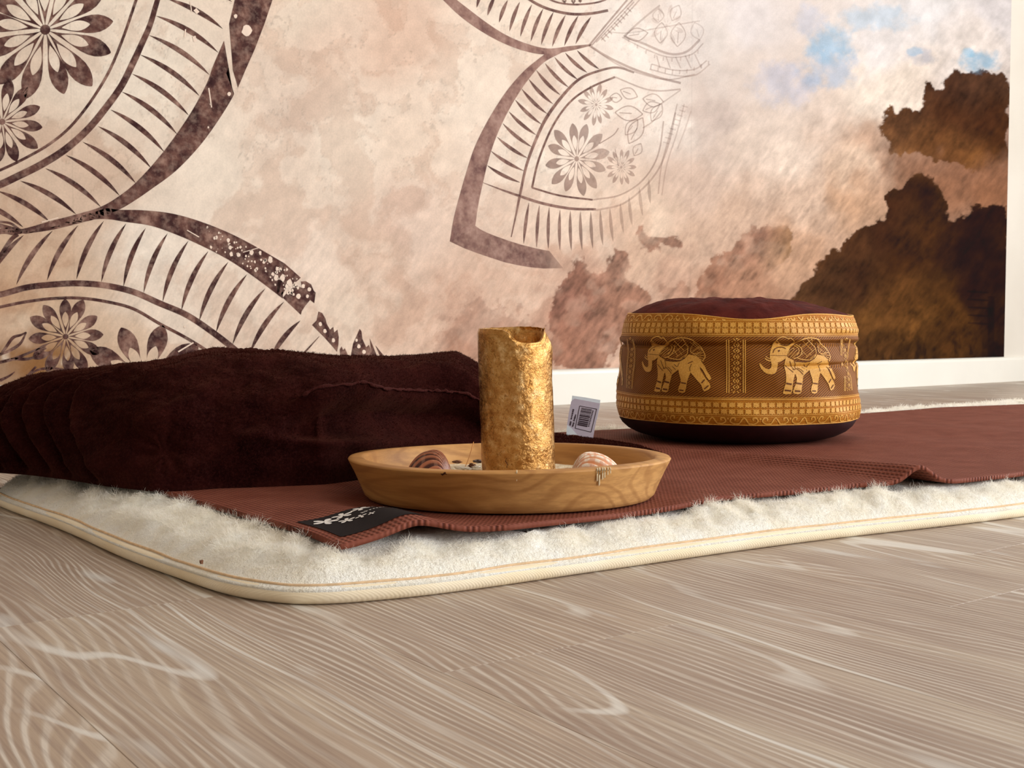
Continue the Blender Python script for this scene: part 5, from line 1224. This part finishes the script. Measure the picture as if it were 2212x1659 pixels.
shell('seashell', 'cream and orange ribbed cockle shell right of the gold candle', in_bowl(1289, 0.982, SANDZ - 0.001), 0.0255, 0.0190, 0.0270, math.radians(205), [(206, 142, 96), (240, 222, 200), (214, 130, 80)], 44, M_SHELL, 0.8)
# ---- chips, pebble, straw
def chip(name, label, cat, c0, r_, cols, seed, group=None, flat=0.5):
    bm = bmesh.new(); bmesh.ops.create_icosphere(bm, subdivisions=2, radius=r_); rg_ = random.Random(seed)
    ph0 = rg_.uniform(0, 6)
    for v in bm.verts:
        n_ = v.co.normalized(); f_ = 1 + 0.28 * math.sin(n_.x * 4 + ph0) + 0.22 * math.sin(n_.y * 6 + ph0 * 2) + 0.15 * math.sin(n_.z * 9 + ph0)
        v.co = Vector((n_.x * r_ * f_ * 1.3, n_.y * r_ * f_, n_.z * r_ * f_ * flat))
    bmesh.ops.rotate(bm, verts=bm.verts, cent=(0, 0, 0), matrix=Matrix.Rotation(rg_.uniform(0, 6), 3, 'Z')); bmesh.ops.translate(bm, verts=bm.verts, vec=c0)
    o = obj(name, bm, cols, None, False); tag(o, label, cat, group); return o
M_PEB = plain('dark_stone', rgb(56, 34, 36), 0.35, 0.5, 600, 0.4); M_CHIPW = plain('white_wax_chip', rgb(240, 232, 216), 0.5, 0.4, 300, 0.08); M_CHIPB = plain('brown_bark', rgb(112, 74, 52), 0.8, 0.2, 500, 0.3)
chip('pebble', 'small dark glossy stone between candle and cream shell', 'pebble', in_bowl(1231, 1.045, SANDZ + 0.0025), 0.0024, M_PEB, 1, None, 1.0)
chip('wax_chip', 'white wax chip touching the small dark stone', 'wax chip', in_bowl(1240, 1.045, SANDZ + 0.002), 0.0019, M_CHIPW, 2, 'wax chips in the bowl', 1.1)
chip('bark_chip', 'brown bark chip on the pale crumbs left of the candle', 'bark chip', in_bowl(1019, 1.10, SANDZ + 0.001), 0.0034, M_CHIPB, 3, 'bark chips in the bowl', 0.6)
chip('bark_chip', 'curled brown bark chip just behind the left shell', 'bark chip', in_bowl(988, 1.13, SANDZ + 0.001), 0.0040, M_CHIPB, 4, 'bark chips in the bowl', 0.35)
chip('bark_chip', 'dark bark sliver at the back left of the candle', 'bark chip', in_bowl(1033, 1.13, SANDZ + 0.0015), 0.0042, M_PEB, 5, 'bark chips in the bowl', 0.4)
chip('wax_chip', 'flat white wax chip left of the candle base', 'wax chip', in_bowl(1000, 1.08, SANDZ + 0.001), 0.0055, M_CHIPW, 6, 'wax chips in the bowl', 0.25)
chip('wax_chip', 'white wax flake near the back rim left of the candle', 'wax chip', in_bowl(1030, 1.09, SANDZ + 0.001), 0.0042, M_CHIPW, 8, 'wax chips in the bowl', 0.25)
p0, p1 = in_bowl(1003, 1.085, SANDZ), at_depth(1023, 955, 1.12)
pt_ = [tuple(p0), tuple(p0.lerp(p1, .4) + RGT * 0.0008), tuple(p1)]
Vt, Ft = tube_np(catmull(pt_, 6), 0.00045, 6); o = mesh_np('straw', Vt, Ft, plain('dry_straw', rgb(206, 140, 74), 0.6, 0.3)); tag(o, 'thin dry straw stalk leaning against the back rim', 'straw')
# dark wax crack and crumb at the candle foot
pt_ = [in_bowl(1094, 1.0235, 0) for _ in range(4)]
for i, (px_, py_) in enumerate(((1094, 990), (1092, 996), (1096, 1003), (1095, 1010))): pt_[i] = at_depth(px_, py_, 1.0235)
Vt, Ft = tube_np(np.array([tuple(v) for v in pt_]), 0.0004, 6); mesh_np('crack', Vt, Ft, M_DARKM, cand)
chip('bark_chip', 'tiny dark crumb in front of the candle foot', 'bark chip', in_bowl(1120, 0.99, SANDZ + 0.0006), 0.0016, M_PEB, 9, 'bark chips in the bowl', 0.6)
# seed husk on the fleece near the left seam
sp = on_z(435, 1214, 0.030)
chip('seed_husk', 'tiny brown seed husk lying on the fleece near its front left edge', 'seed husk', sp, 0.0013, M_CHIPB, 12, None, 1.0)
print('script objects', len(bpy.data.objects))
